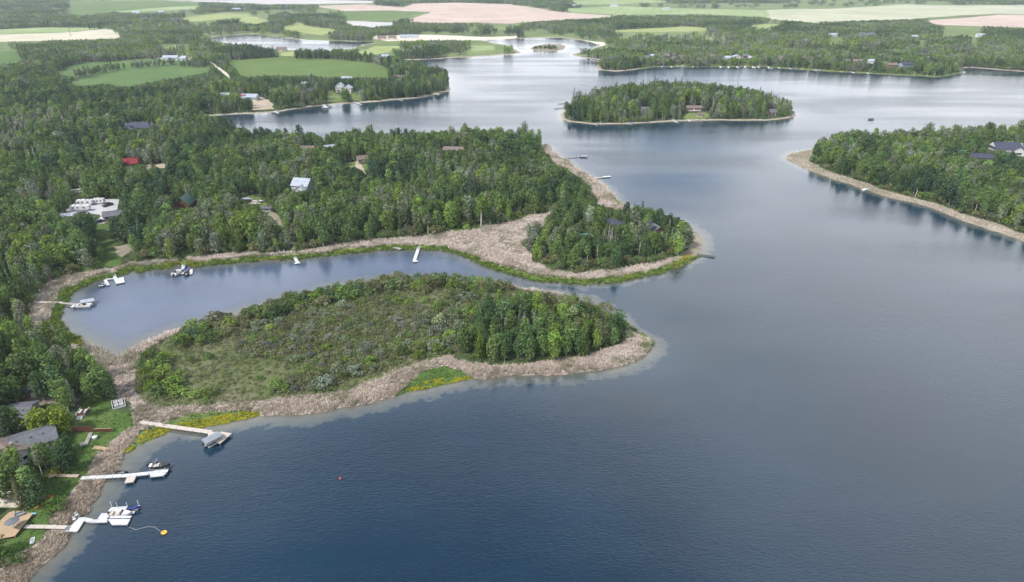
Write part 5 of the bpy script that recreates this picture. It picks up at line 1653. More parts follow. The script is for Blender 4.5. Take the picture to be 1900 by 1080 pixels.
o = tube('tow_rope', pts, .022, 'trim_white'); o['label'] = 'pale tow rope floating from the angular dock to the yellow tube'; o['category'] = 'rope'
xt, yt = ground(631, 887, .3)
e = empty('marker_buoy', (xt, yt, 0), 0, 'small orange red marker buoy alone on the open lake', 'buoy')
tube('float', [(0, 0, -.15), (0, 0, .1), (0, 0, .36)], .22, 'buoy_red', e, 10); tube('mast', [(0, 0, .36), (0, 0, .55)], .05, 'buoy_red', e)

# ================================================================ the bay
dock('long grey wooden walkway across the reeds at the west end of the bay', [('l', [(61, 560.5), (88, 560.5), (115, 561)], 1.3), ('l', [(114, 562), (143, 564.5)], 1.2, 'grey_wood'), ('l', [(133, 570), (141, 564)], 1.3, 'white_vinyl')], 'dock_beige', lm='the long grey walkway of the bay', z=.95)
pontoon('beige pontoon boat moored at the grey walkway in the bay', 155, 567.5, 6.2, 4)
boat_lift('boat lift with pale canopy behind the beige pontoon boat', 163, 560, 5, 2.6, 25, 'roof_white', hc=1.6)
dock('white dock with square platform and side arm in the bay', [('l', [(207, 496), (216, 522)], 1.3), ('q', [(214, 517), (229, 514), (231.5, 523.5), (214.5, 527)]), ('l', [(195, 518.3), (212, 516.5)], 1.0), ('l', [(195, 519), (200.5, 529)], 1.2)], 'white_vinyl', lm='the white platform dock of the bay')
jetski('black and white jet ski moored beside the side arm of the bay dock', 188.5, 528.5, 80, 'hull_black')
jetski('smaller black and white jet ski closest to the side arm', 193, 528.2, 78, 'hull_black')
tube_posts = None
dock('white dock between a white lift and a blue covered boat', [('l', [(341.5, 480), (338.5, 508)], 1.3), ('q', [(352, 500), (357.5, 499), (357, 508), (351.5, 509)])], 'white_vinyl', lm='the dock with the blue covered boat')
boat_lift('white empty boat lift on the inner side of the bay dock', 328, 505, 4.6, 3.2, 80)
pontoon('white pontoon boat on the lift beside the bay dock', 328, 506, 4.8, 80, z=.3)
runabout('white motorboat under a bright blue cover in the bay', 345.5, 500, 4.6, 82, 'hull_white', 'cover_blue', z=.5)
runabout('small dark open boat moored in front of the blue covered boat', 347.5, 509, 3.4, 80, 'hull_black')
dock('short white hooked dock in the middle of the bay shore', [('l', [(544.5, 472), (552.5, 488)], 1.4), ('l', [(546, 488.7), (557, 487)], 1.3)], 'white_vinyl', lm='the short hooked dock')
dock('long white straight dock with a small end platform in the bay', [('l', [(783, 441), (768.5, 484)], 1.5), ('l', [(766, 485), (775, 484)], 1.5)], 'white_vinyl', lm='the long straight dock of the bay')
dock('grey dock section pulled up on the bay reeds', [('l', [(731, 458), (744, 462)], 2.0)], 'grey_wood', z=.7)
dock('white frame dock section standing on the reeds near the path', [('l', [(518, 463), (519, 468)], .5), ('l', [(519, 468), (527, 467.5)], .5), ('l', [(527, 467.5), (526.5, 462)], .5)], 'white_vinyl', z=1.0)
dock('thin grey dock with a boat at its tip on the peninsula east shore', [('l', [(1041, 293.5), (1086, 289)], 1.2)], 'grey_wood', lm='the upper east shore dock')
runabout('small white boat at the tip of the grey east shore dock', 1084, 290.5, 5, 0, 'hull_white')
dock('long pale dock with a white end on the peninsula east shore', [('l', [(1081, 332), (1120, 328.5)], 1.1), ('l', [(1118, 328.3), (1133, 327)], 2.2, 'white_vinyl')], 'dock_beige', lm='the lower east shore dock')
dock('dark wooden dock at the tip of the hooked point', [('l', [(1294, 471.5), (1327, 476)], 1.2)], 'dark_wood', lm='the dark dock of the hooked point')
dock('white floating platform on the far shore of the open lake', [('q', [(1598, 351.5), (1603, 353.5), (1618, 348.5), (1612, 347)]), ('l', [(1612, 348), (1622, 344)], 1.2)], 'white_vinyl', lm='the white floating platform')
boat_lift('small steel boat lift pulled up on shore behind the white platform', 1621, 340, 4, 2.4, 20)
pontoon('dark canopied pontoon boat at the tip of the east wood', 1517, 274, 6.5, 20, canopy='hull_black')
runabout('white motorboat beached on the grassy tip of the hooked point', 1270, 459, 5, 30, 'hull_white', z=.9)

# ================================================================ houses among the bay woods
house('log house with bright red roof beside the gravel clearing', 247, 316, 9, 7.5, 4.0, 2.5, 8, 'log_wall', 'roof_red', nwin=4, wing=(5, 3, -1, 3.6), storeys=1, deck=(9, 2.0, 'log_wall'), seen=.3, lm='the red roofed log house', frame='trim_dark')
house('large white house with dark blue hipped roofs deep in the wood', 262, 248, 20, 11, 4.2, 3.2, 4, 'siding_white', 'roof_navy', nwin=7, wing=(7, 4, -4, 3.8), hip=0.7, storeys=1, seen=.9, reach=60, lm='the blue roofed white house')
house('log house with green gable roof and tall front windows', 348, 398, 7.6, 10, 5.0, 3.6, 4, 'log_wall', 'roof_green', nwin=1, along='y', bigglass=True, deck=(8, 2.4, 'red_wood'), seen=.1, lm='the green roofed log house')
house('white house with pale metal gabled roof among the trees', 565, 364, 10, 9, 5.6, 3.2, -14, 'siding_white', 'roof_white', nwin=4, wing=(5.5, 3.5, 2, 4.2), storeys=1, seen=.1, reach=60, lm='the white gabled house')
house('small grey roofed shelter on the grass below the parked boats', 497, 395, 4.6, 3, 2.0, 0.5, 2, 'siding_grey', 'roof_grey', 'shelter', nwin=1, seen=.6, reach=26)
house('dark roofed garage on the lower edge of the parking lot', 214, 411, 9, 7, 2.6, 1.5, 24, 'siding_grey', 'roof_grey', 'garage', nwin=3, seen=.8, lm='the parking lot garage')
house('pale grey garage on the corner of the parking lot', 129, 414, 6, 5, 2.8, 1.0, 5, 'siding_white', 'roof_white', 'garage', nwin=2, seen=1.0)
house('small brown roofed cottage at the end of the sand path', 673, 304, 7, 6, 2.6, 1.7, 25, 'siding_beige', 'roof_brown', 'cottage', nwin=3, seen=.8, lm='the cottage by the sand path')
house('wide brown roofed house on the ridge of the peninsula', 842, 292, 17, 9, 3.2, 2.6, -6, 'siding_brown', 'roof_brown', nwin=6, hip=.5, wing=(6, 3, 4, 3.0), seen=2.4, lm='the wide brown roofed house')
house('white flat roofed house on the peninsula water side', 611, 283, 8, 6, 3.6, .7, 30, 'siding_white', 'roof_white', nwin=3, seen=1.6, lm='the white ridge house')
house('low brown roofed house beside the white house on the ridge', 573, 286, 9, 6, 2.8, 1.8, 0, 'siding_beige', 'roof_brown', nwin=3, seen=1.6)
trailer('white travel trailer in the back row of the gravel parking lot', 160, 383, 8.6, 3)
trailer('second white travel trailer hitched behind the first in the back row', 186, 380.5, 6.0, 3)
trailer('longest white travel trailer in the front of the gravel parking lot', 152, 393.5, 10.0, 4)
car('black pickup truck parked at the back of the gravel lot', 201, 385, 68, 'car_black', 'truck')
car('dark blue car parked on the narrow gravel drive', 188.5, 415.5, 50, 'car_blue')
xx, yy = ground(151, 398.5, .5)
e = empty('utility_trailer', (xx, yy, zland(xx, yy)), R(4), 'low dark utility trailer beside the longest travel trailer', 'trailer')
box('bed', (0, 0, .6), (4.2, 1.9, .15), 'steel', e); boxes('side_rail', [((0, s * .92, .9), (4.2, .06, .4)) for s in (-1, 1)], 'steel', e); wheelset(e, (0, .8), 1.0, .32); box('drawbar', (2.7, 0, .5), (1.4, .12, .12), 'steel', e)
runabout('white cabin boat on the grass clearing behind the others', 459, 370, 7.5, -14, 'hull_white', 'roof_white', z=1.6)
runabout('white motorboat in the middle of the three on the clearing', 478, 374, 6.5, 8, 'hull_white', z=1.6)
runabout('long low white boat at the front of the grass clearing', 473, 379, 7.0, 6, 'hull_white', 'seat_beige', z=1.4)
for a, b in ((459, 370), (478, 374), (473, 379)):
    gx, gy = ground(a, b, 1); keep(gx, gy, 4); SIGHT.append((gx, gy, 6, 1.6, 40))
landmark('the boats on the grass clearing', *ground(470, 376))
gx, gy = ground(180, 395); SIGHT.append((gx, gy, 17, 1.6, 45))
landmark('the gravel parking lot', gx, gy)
house('dark cabin with a purple grey wall on the hooked point', 1133, 427, 5.5, 5, 2.6, 1.6, 5, 'siding_brown', 'roof_dark', 'cabin', nwin=2, seen=.8, reach=30, lm='the dark cabin of the hooked point')
house('small pale fronted cabin beside the dark cabin of the hooked point', 1150, 428, 4, 4, 2.4, 1.2, -5, 'siding_blue', 'roof_dark', 'cabin', nwin=2, seen=.8, reach=30)
house('black cabin with a grey roof near the tip of the hooked point', 1217, 439, 5.6, 5.5, 2.8, 1.8, 20, 'siding_brown', 'roof_grey', 'cabin', nwin=2, along='y', seen=.6, reach=34, lm='the black cabin of the hooked point')
house('teal roofed low shelter among the bare trunks of the hooked point', 1087, 448, 6, 3.5, 1.9, .5, 4, 'siding_brown', 'roof_teal', 'shelter', nwin=1, seen=1.2, reach=30)
house('large white house with long navy roof on the eastern wood', 1862, 289, 19, 11, 4.2, 3.6, -6, 'siding_white', 'roof_navy', nwin=6, wing=(8, 2.5, 5, 3.6), hip=.35, chimney=True, seen=.3, reach=70, lm='the navy roofed white house')
house('navy roofed low house in front of the large white one', 1816, 303, 13, 8, 3.2, 2.0, -8, 'siding_beige', 'roof_navy', nwin=4, wing=(4, 3, -5, 2.6), seen=.3, reach=60, lm='the low navy roofed house')

# ================================================================ the middle western shore
house('white house with red and white roofs above the shore garden', 465, 188, 16, 9, 3.4, 2.4, -4, 'siding_white', 'roof_white', nwin=6, wing=(5, 4, -5, 3.0), seen=.8, lm='the red and white shore house')
house('red roofed annex beside the white shore house', 452, 188, 6, 6, 3.0, 2.2, 0, 'siding_white', 'roof_red', 'annex', nwin=2, seen=1.0)
house('small white roofed cottage among trees beside the red and white house', 420, 184, 9, 7, 3.0, 2.0, 10, 'siding_white', 'roof_white', 'cottage', nwin=3, seen=1.5)
house('tall white house with two gables between lawns', 632, 172, 8, 9, 6.0, 2.6, 4, 'siding_white', 'roof_white', nwin=3, storeys=2, along='y', seen=1.0, lm='the tall white gabled house')
house('white gabled house wing with a porch above the lawn', 646, 174, 9, 8, 5.0, 2.4, -4, 'siding_white', 'roof_white', nwin=3, storeys=2, along='y', deck=(8, 3, 'trim_white'), seen=.6)
house('white roofed house glimpsed between spruces behind the lawn', 645, 152, 12, 7, 3.2, 1.6, -6, 'siding_white', 'roof_white', nwin=4, seen=2.2)
house('pale roofed cottage hidden in the middle of the spruce shore', 566, 162, 8, 6, 3.0, 1.6, -18, 'siding_grey', 'roof_white', 'cottage', nwin=3, seen=2.6)
house('brown house in shade below the pale roofed cottage', 579, 176, 8, 6, 3.6, 2.0, 0, 'siding_brown', 'roof_dark', nwin=3, seen=1.2)
house('beige roofed house near the end of the spruce point', 742, 150, 14, 8, 3.0, 2.0, -20, 'siding_beige', 'roof_brown', nwin=4, seen=2.0, lm='the beige house of the spruce point')
for lb, p, m in (('pale dock below the red and white shore house', ('l', [(497, 202), (517, 210)], 1.8), 'white_vinyl'), ('white dock with two boats below the spruce wood', ('l', [(594, 192), (609, 199)], 3.0), 'white_vinyl'),
                 ('white dock below the tall white gabled house', ('l', [(650, 188), (671, 194)], 1.8), 'white_vinyl'), ('pale wooden steps and landing on the spruce shore', ('l', [(691, 182), (700, 186.5)], 1.6), 'new_wood'),
                 ('short grey dock on the spruce point shore', ('l', [(738, 184), (748, 187)], 1.5), 'grey_wood'), ('pale dock near the tip of the spruce point', ('l', [(800, 170), (815, 176)], 1.5), 'dock_beige')):
    dock(lb, [p], m, sec=4)
runabout('white covered boat at the dock below the spruce wood', 603, 200, 6.5, -25, 'hull_white', 'roof_white')
runabout('black boat beside the dock below the spruce wood', 611, 198, 5, -25, 'hull_black')
runabout('white boat on the sand below the red and white house', 478, 196, 6, 10, 'hull_white', 'roof_white', z=.9)
dock('white dock with boats off the sandy point of the inlet', [('l', [(436, 240), (462, 239.5)], 1.6)], 'white_vinyl', lm='the inlet dock')
runabout('white boat with dark motor at the inlet dock', 446, 237.5, 6.5, 5, 'hull_white', 'cover_grey')
# ================================================================ the wooded island
house('wide brown cabin behind the lawn of the wooded island', 1285, 212, 14, 7, 2.8, 1.4, 0, 'siding_brown', 'roof_brown', 'cabin', nwin=5, deck=(12, 2.5, 'dock_beige'), seen=.4, lm='the wide island cabin')
house('dark red brown cabin near the eastern end of the wooded island', 1431, 215, 7, 6, 3.0, 2.2, 20, 'siding_brown', 'roof_grey', 'cabin', nwin=2, seen=.4, lm='the dark island cabin')
house('small white cabin in the wood of the island', 1177, 203, 6, 5, 3.0, 1.6, 10, 'siding_white', 'roof_white', 'cabin', nwin=2, seen=1.6)
house('grey cabin low among the island trees', 1196, 213, 7, 5, 2.8, 1.4, -5, 'siding_grey', 'roof_grey', 'cabin', nwin=2, seen=1.2)
house('small shed in front of the wide island cabin', 1297, 217, 5, 3.5, 2.2, 1.0, 10, 'siding_beige', 'roof_brown', 'shed', nwin=1, seen=.4)
for lb, p, m in (('long white dock slanting from the wooded island lawn', ('l', [(1234, 215), (1247, 223), (1257, 227)], 1.8), 'white_vinyl'), ('short white dock before the wide island cabin', ('l', [(1276, 218), (1280, 225)], 1.8), 'white_vinyl'),
                 ('square dock float beside the short island dock', ('l', [(1288, 222), (1296, 223)], 2.5), 'dock_beige'), ('thin dark upper dock on the island west end', ('l', [(1036, 192.5), (1064, 190)], 1.2), 'dark_wood'),
                 ('thin dark lower dock on the island west end', ('l', [(1029, 201.5), (1048, 199.5)], 1.4), 'dark_wood'), ('red brown stairs down to the shore of the island', ('l', [(1326, 212), (1332, 219)], 1.8), 'red_wood'), ('low white dock on the south west island shore', ('l', [(1104, 230.5), (1118, 228)], 1.4), 'white_vinyl')):
    dock(lb, [p], m, sec=4)
runabout('white cabin boat moored at the island south west shore', 1108, 230, 6, 80, 'hull_white')
runabout('white and blue boat alone on the island south shore', 1168, 228, 6, -20, 'hull_white', 'cover_blue')
runabout('white boat moored along the slanting island dock', 1246, 221.5, 6, -40, 'hull_white')
runabout('white rowing boat drawn up before the wide island cabin', 1272, 213, 5, 10, 'hull_white', z=.8)
runabout('tiny dark fishing boat alone far out on the open lake', 1617, 221, 5.5, 10, 'hull_black')
# ================================================================ the far shore
FARH = [('grey', 1200, 112, 'siding_blue', 'roof_grey', 12, 'blue grey cottage at the start of the far cottage row'), ('g2', 1212, 111, 'siding_grey', 'roof_white', 10, 'pale roofed cottage beside the blue grey one'), ('b', 1235, 112, 'siding_brown', 'roof_brown', 8, 'orange brown cottage of the far row'),
        ('d', 1248, 111, 'siding_grey', 'roof_dark', 9, 'dark roofed cottage beside the orange brown one'), ('e', 1265, 112, 'siding_beige', 'roof_brown', 8, 'beige cottage half hidden after the dark roofed one'), ('f', 1321, 112, 'siding_brown', 'roof_brown', 9, 'brown cottage alone between tall spruces'),
        ('w', 1350, 113, 'siding_white', 'roof_white', 13, 'bright white cottage with pale roof in the far row'), ('w2', 1367, 112, 'siding_white', 'roof_white', 13, 'second white cottage with a lower wing'), ('h', 1382, 112, 'siding_brown', 'roof_grey', 9, 'brown cottage next to the white pair'),
        ('i', 1394, 113, 'siding_grey', 'roof_white', 10, 'grey cottage with white roof next to the brown one'), ('j', 1444, 114, 'siding_beige', 'roof_brown', 9, 'narrow beige cottage alone among broadleaf trees'), ('k', 1502, 117, 'siding_beige', 'roof_brown', 10, 'beige cottage with brown roof on the middle of the far shore'),
        ('l', 1568, 119, 'siding_blue', 'roof_grey', 10, 'tall blue grey cottage near the eastern part of the far row'), ('m', 1590, 121, 'siding_brown', 'roof_brown', 12, 'red brown cottage beside the tall blue grey one'), ('n', 1614, 122, 'siding_white', 'roof_white', 7, 'small white cottage in the eastern part of the row'),
        ('o', 1640, 122, 'siding_grey', 'roof_dark', 11, 'grey cottage with dark roof near the far point'), ('p', 1653, 128, 'siding_brown', 'roof_brown', 13, 'brown waterfront cottage with pale terrace'), ('q', 1679, 128, 'siding_blue', 'roof_navy', 16, 'large navy roofed house near the far point'),
        ('r', 1711, 108, 'siding_grey', 'roof_grey', 16, 'large grey roofed house in trees behind the far point'), ('s', 1752, 113, 'siding_beige', 'roof_brown', 12, 'beige bungalow beside the far marina')]
for i, (k, a, b, wm, rm, w, lb) in enumerate(FARH):
    house(lb, a, b, w, 8, 3.4 + (i % 3) * .9, 2.2, (i * 37 % 30) - 15, wm, rm, 'cottage', nwin=3, near=False, seen=.5, reach=60, storeys=1 + (i % 3 == 1), lm='', along='y' if i % 4 == 3 else 'x')
for lb, a, b, w, wm, rm in (('long white house on the hill behind the far shore', 1545, 70, 17, 'siding_white', 'roof_white'), ('grey roofed house cluster front on the far hill', 1597, 69, 16, 'siding_grey', 'roof_grey'), ('pale grey roofed house beside the far hill cluster', 1615, 69, 14, 'siding_white', 'roof_grey'),
                            ('white house above the steep far meadow', 1697, 73, 16, 'siding_white', 'roof_white'), ('white farmhouse on the open far lawn', 1818, 70, 14, 'siding_white', 'roof_white'), ('small white shed in the far wood', 1491, 82, 7, 'siding_white', 'roof_white'), ('brown house below the far white shed', 1506, 88, 9, 'siding_brown', 'roof_brown'),
                            ('white farm building left of the distant pale field', 1066, 13, 24, 'siding_white', 'roof_white'), ('long white barn on the distant green rise', 1139, 13, 26, 'siding_white', 'roof_white'), ('white farmhouse in the ring of the distant pale field', 1236, 19, 20, 'siding_white', 'roof_white'),
                            ('long pale barn on the gravel yard between green fields', 318, 113, 20, 'siding_white', 'roof_white'), ('white shed beside the long pale barn', 343, 114, 8, 'siding_white', 'roof_white'), ('white house on the crest of the distant village', 431, 9, 26, 'siding_white', 'roof_white'), ('large pale house in the distant village', 438, 20, 30, 'siding_white', 'roof_white'),
                            ('white roofed house at the edge of the distant bright field', 254, 26, 24, 'siding_white', 'roof_white'), ('grey house among the distant village trees', 300, 26, 18, 'siding_grey', 'roof_white'), ('pale house in the middle of the distant village', 341, 23, 18, 'siding_white', 'roof_grey'), ('white house below the distant village', 268, 40, 16, 'siding_white', 'roof_white'),
                            ('white house on the distant yellow green meadow', 579, 37, 18, 'siding_white', 'roof_white'), ('pinkish brown roofed house at the west of the second lake beach', 709, 74, 16, 'siding_beige', 'roof_brown'), ('smaller brown house next to the pinkish brown roofed one', 728, 74, 14, 'siding_beige', 'roof_brown'), ('white house on the second lake beach', 750, 72, 14, 'siding_white', 'roof_white'),
                            ('long white building at the east of the second lake beach', 766, 72, 20, 'siding_white', 'roof_white'), ('beige house at the end of the dark conifer row', 523, 96, 14, 'siding_beige', 'roof_brown'), ('white boathouse at the inlet of the middle bay', 715, 110, 10, 'siding_white', 'roof_white')):
    house(lb, a, b, w, 9, 3.6, 2.6, (a * 7 % 24) - 12, wm, rm, 'house' if 'barn' not in lb else 'barn', nwin=3, near=False, seen=.8, reach=90, lm='')
LANDMARKS[:] = [l for l in LANDMARKS if l[0]]
# docks and boats of the far shore
fd = [(1230, 116, 1228, 124.5), (1240, 120, 1247, 125), (1253, 122, 1262, 123.5), (1289, 121, 1285, 124.5), (1335, 120, 1337, 125.5), (1350, 120, 1352, 126), (1367, 121, 1368, 125.5), (1382, 122, 1383, 125.5), (1397, 117, 1397, 126), (1406, 122, 1408, 126), (1425, 122, 1427, 127), (1443, 124, 1447, 127), (1460, 125, 1468, 128), (1480, 127, 1490, 128.5), (1505, 128, 1515, 131), (1551, 130, 1562, 133.5), (1575, 131, 1583, 135), (1605, 133, 1612, 137)]
orow = ['first', 'second', 'third', 'fourth', 'fifth', 'sixth', 'seventh', 'eighth', 'ninth', 'tenth', 'eleventh', 'twelfth', 'thirteenth', 'fourteenth', 'fifteenth', 'sixteenth', 'seventeenth', 'eighteenth']
for i, (a, b, c_, d_) in enumerate(fd):
    dock('pale dock on the far cottage shore, %s from its western end' % orow[i], [('l', [(a, b), (c_, d_)], 2.2)], 'white_vinyl' if i % 3 else 'dock_beige', group='docks of the far cottage shore', sec=6)
    if i % 2 == 0:
        runabout('white boat moored beside the %s dock of the far cottage shore' % orow[i], c_ + 4, d_ - .6, 6.5, (i * 53) % 90, 'hull_white', ('cover_blue', None, 'roof_white')[i % 3], near=False, group='boats of the far cottage shore')
for i in range(6):
    dock('grey marina jetty beside the far point, %s from the shore' % orow[i], [('l', [(1752 + i * 5, 121.5 + i * 2.6), (1772 + i * 4, 123 + i * 2.4)], 2.0)], 'dock_beige', group='jetties of the far marina', sec=8)
    runabout('pale boat in the far marina beside the %s jetty' % orow[i], 1764 + i * 5, 121.2 + i * 2.5, 7, 5 + i * 9, 'hull_white', ('roof_white', 'cover_grey')[i % 2], near=False, group='boats of the far marina')
for i in range(4):
    dock('reddish jetty under the wooded western point of the far shore, %s from its tip' % orow[i], [('l', [(1082 + i * 7, 104 + i * 4.4), (1100 + i * 5, 105.5 + i * 4.2)], 2.0)], 'red_wood' if i % 2 else 'grey_wood', group='jetties under the western point', sec=8)
# the mast
xx, yy = ground(132, 70, 0)
e = empty('radio_mast', (xx, yy, zland(xx, yy)), 0, 'tall thin lattice radio mast rising beyond the distant fields', 'mast')
for k in range(3):
    a = k * 2.094
    tube('leg', [(.7 * math.cos(a), .7 * math.sin(a), 0), (.45 * math.cos(a), .45 * math.sin(a), 112)], .13, 'steel', e, 4)
br = []
for j in range(40):
    z = j * 2.8; r0, r1 = .7 - .25 * z / 112, .7 - .25 * (z + 2.8) / 112
    for k in range(3):
        a, b = k * 2.094, (k + 1) * 2.094
        br.append(((r0 * math.cos(a), r0 * math.sin(a), z), (r1 * math.cos(b), r1 * math.sin(b), z + 2.8)))
sh = Shape()
for p, q in br: limb(sh, p, q, .06, .06, 3)
o = piece('bracing', None, None, None, e, me=sh.mesh('bracing', [MATS['steel']])); o['kind'] = 'stuff'

# ================================================================ vegetation on the ground
for ph, a, b in (('the pointed end of the bay', 216, 690), ('the eastern tip of the marsh island', 1165, 640), ('the western tip of the marsh island', 262, 700), ('the middle of the marsh island', 640, 630), ('the north rim of the marsh island', 640, 545), ('the south shore of the marsh island', 640, 720), ('the bare trunks on the marsh island', 950, 615),
                 ('the wide reed flat', 930, 450), ('the tip of the hooked point', 1285, 450), ('the dark trees of the hooked point', 1140, 410), ('the path gap in the bay wood', 535, 450), ('the lawn strip below the parking lot', 210, 470), ('the head of the reed fringe', 70, 560), ('the garden bed', 222, 757),
                 ('the board fence', 175, 804), ('the tip of the east wood', 1480, 295), ('the white floating platform shore', 1640, 350), ('the west end of the wooded island', 1055, 215), ('the crest of the wooded island', 1250, 185), ('the small grey shelter', 497, 395), ('the bay shore beyond the short dock', 640, 450),
                 ('the peninsula shore near the long dock', 800, 430), ('the reed point of the peninsula', 1010, 285), ('the eastern wood shore', 1800, 400), ('the middle of the west wood', 60, 480), ('the green meadow shore', 330, 470), ('the near west wood', 60, 680), ('the ridge of the peninsula', 760, 290), ('the middle of the peninsula wood', 800, 370), ('the peninsula wood near the reeds', 960, 400), ('the back of the west wood', 100, 420)):
    landmark(ph, *ground(a, b))

sow_near()
sow_mid()
sow_far()
row_of([(140, 147), (180, 140), (228, 131)], 'aspen_tree', 9, 4.5, 2)
row_of([(242, 130), (285, 126), (325, 122)], 'aspen_tree', 8, 4.5, 2, ('grey', 'silver', 'mid'))
row_of([(338, 125), (365, 126), (392, 127)], 'aspen_tree', 9, 4.5, 3)
row_of([(385, 109), (430, 110), (470, 110), (517, 107)], 'spruce_tree', 14, 3.8, 3, ('deep', 'dark'))
row_of([(550, 110), (620, 111), (697, 118)], 'aspen_tree', 11, 4.5, 3, ('dark', 'mid'))
i_ = rng.random(26); a_ = rng.random(26) * 6.28
gx_, gy_ = G([(1012, 91)])[0]
plant(gx_ + 20 * i_ * np.cos(a_), gy_ + 22 * i_ * np.sin(a_), 'willow_shrub', rng.uniform(3, 5.5, 26), np.array([TONES.index('dark')] * 26))
# trees of the near yards, one by one: (point, kind, variant, height, width, colour)
YARD = [((80, 806), 'aspen_tree', 3, 8.0, 1.6, (0.165, 0.215, 0.030)), ((118, 804), 'aspen_tree', 6, 8.4, 1.6, (0.165, 0.215, 0.030)), ((138, 752), 'spruce_tree', 2, 9.0, 1.05, (0.20, 0.19, 0.175)), ((178, 745), 'aspen_tree', 6, 8.6, 1.45, GREEN['mid']),
        ((86, 868), 'aspen_tree', 3, 8.2, 1.25, GREEN['mid']), ((128, 872), 'aspen_tree', 6, 8.4, 1.45, (0.040, 0.075, 0.034)), ((14, 926), 'aspen_tree', 3, 9.0, 1.35, GREEN['mid']), ((44, 940), 'spruce_tree', 0, 9.5, 1.3, (0.10, 0.105, 0.05)),
        ((70, 936), 'aspen_tree', 6, 8.0, 1.4, GREEN['dark']), ((108, 944), 'willow_shrub', 0, 4.2, 1.15, (0.085, 0.14, 0.035)), ((104, 880), 'willow_shrub', 2, 2.2, 1.0, (0.20, 0.20, 0.02)), ((126, 868), 'willow_shrub', 1, 2.6, 1.2, GREEN['olive']), ((20, 812), 'aspen_tree', 0, 10.0, 1.25, GREEN['dark']),
        ((-24, 846), 'aspen_tree', 3, 9.0, 1.3, GREEN['dark']), ((38, 740), 'spruce_tree', 1, 9.0, 1.2, (0.06, 0.08, 0.045)), ((82, 745), 'aspen_tree', 0, 10.0, 1.15, GREEN['dark']), ((112, 742), 'aspen_tree', 3, 10.5, 1.2, GREEN['dark']), ((164, 712), 'aspen_tree', 6, 8.5, 1.3, (0.045, 0.075, 0.035)),
        ((118, 690), 'aspen_tree', 0, 10.0, 1.2, GREEN['silver']), ((100, 712), 'aspen_tree', 1, 10.5, 1.2, GREEN['mid']), ((22, 1040), 'willow_shrub', 3, 4.0, 1.2, (0.07, 0.13, 0.03)), ((-8, 1030), 'aspen_tree', 3, 7.0, 1.3, GREEN['mid']), ((-25, 880), 'aspen_tree', 6, 9.5, 1.3, GREEN['dark']), ((-30, 800), 'aspen_tree', 3, 10.0, 1.3, GREEN['mid']),
        ((116, 850), 'aspen_tree', 1, 6.0, 1.3, GREEN['mid']), ((125, 838), 'aspen_tree', 3, 5.5, 1.3, (0.045, 0.08, 0.036)), ((275, 708), 'willow_shrub', 3, 3.6, 1.0, (0.10, 0.17, 0.022)), ((284, 722), 'willow_shrub', 1, 3.4, 1.0, (0.11, 0.18, 0.022)), ((298, 728), 'willow_shrub', 0, 3.8, 1.0, GREEN['mid'])]
yx, yy_ = zip(*[ground(*t[0], 1.0) for t in YARD])
allx = np.concatenate([np.array(yx)] + [t['x'] for t in TREES]); ally = np.concatenate([np.array(yy_)] + [t['y'] for t in TREES])
allk = np.concatenate([np.array([t[1] for t in YARD], object)] + [t['kind'] for t in TREES])
allH = np.concatenate([np.array([t[3] for t in YARD])] + [t['H'] for t in TREES])
allv = np.concatenate([np.array([t[2] for t in YARD])] + [t['var'] for t in TREES])
ny = len(YARD)
tone = np.concatenate([np.full(ny, -1)] + [t['tone'] for t in TREES])
nT = len(allx)
allw = rng.uniform(0.78, 1.30, nT); allw[:ny] = [t[4] for t in YARD]
tint = GARR[np.maximum(tone, 0)] * (np.exp(rng.normal(0, .17, nT)) * (0.78 + 0.44 * fbm(allx / 15, ally / 18, 91)))[:, None] * np.column_stack([rng.uniform(0.92, 1.08, nT), np.ones(nT), rng.uniform(0.88, 1.12, nT)])
tint[:ny] = [t[5] for t in YARD]
far_ = np.hypot(allx, ally)
allz = height(allx, ally, shore_dist(allx, ally)) - 0.05
rot = rng.uniform(0, 6.283, nT)
UNIT = dict(aspen_tree=10.0, spruce_tree=10.0, willow_shrub=4.0, dead_tree=10.0)
WORD = dict(aspen_tree='aspen', spruce_tree='spruce', willow_shrub='willow shrub', dead_tree='bare tree')
PARTS = dict(aspen_tree=('trunk', 'crown'), spruce_tree=('trunk', 'crown'), willow_shrub=('stem', 'crown'), dead_tree=('trunk', 'branches'))
GROUPS = dict(aspen_tree='aspens of the lake woods', spruce_tree='spruces of the lake woods', willow_shrub='willow shrubs of the shores and marsh', dead_tree='bare dead trees of the lake woods')
STUFFN = dict(aspen_tree='aspen_wood', spruce_tree='spruce_wood', willow_shrub='willow_thicket', dead_tree='dead_wood')
ORD1 = ['', 'first', 'second', 'third', 'fourth', 'fifth', 'sixth', 'seventh', 'eighth', 'ninth', 'tenth', 'eleventh', 'twelfth', 'thirteenth', 'fourteenth', 'fifteenth', 'sixteenth', 'seventeenth', 'eighteenth', 'nineteenth']
TENS = {2: ('twentieth', 'twenty'), 3: ('thirtieth', 'thirty'), 4: ('fortieth', 'forty'), 5: ('fiftieth', 'fifty'), 6: ('sixtieth', 'sixty')}
def ordinal(n):
    if n < 20: return ORD1[n]
    return TENS[n // 10][0] if n % 10 == 0 else TENS[n // 10][1] + '-' + ORD1[n % 10]
TONEW = dict(mid='mid green', dark='dark green', deep='very dark green', grey='grey green', fresh='bright green', olive='olive green', silver='pale silvery green')
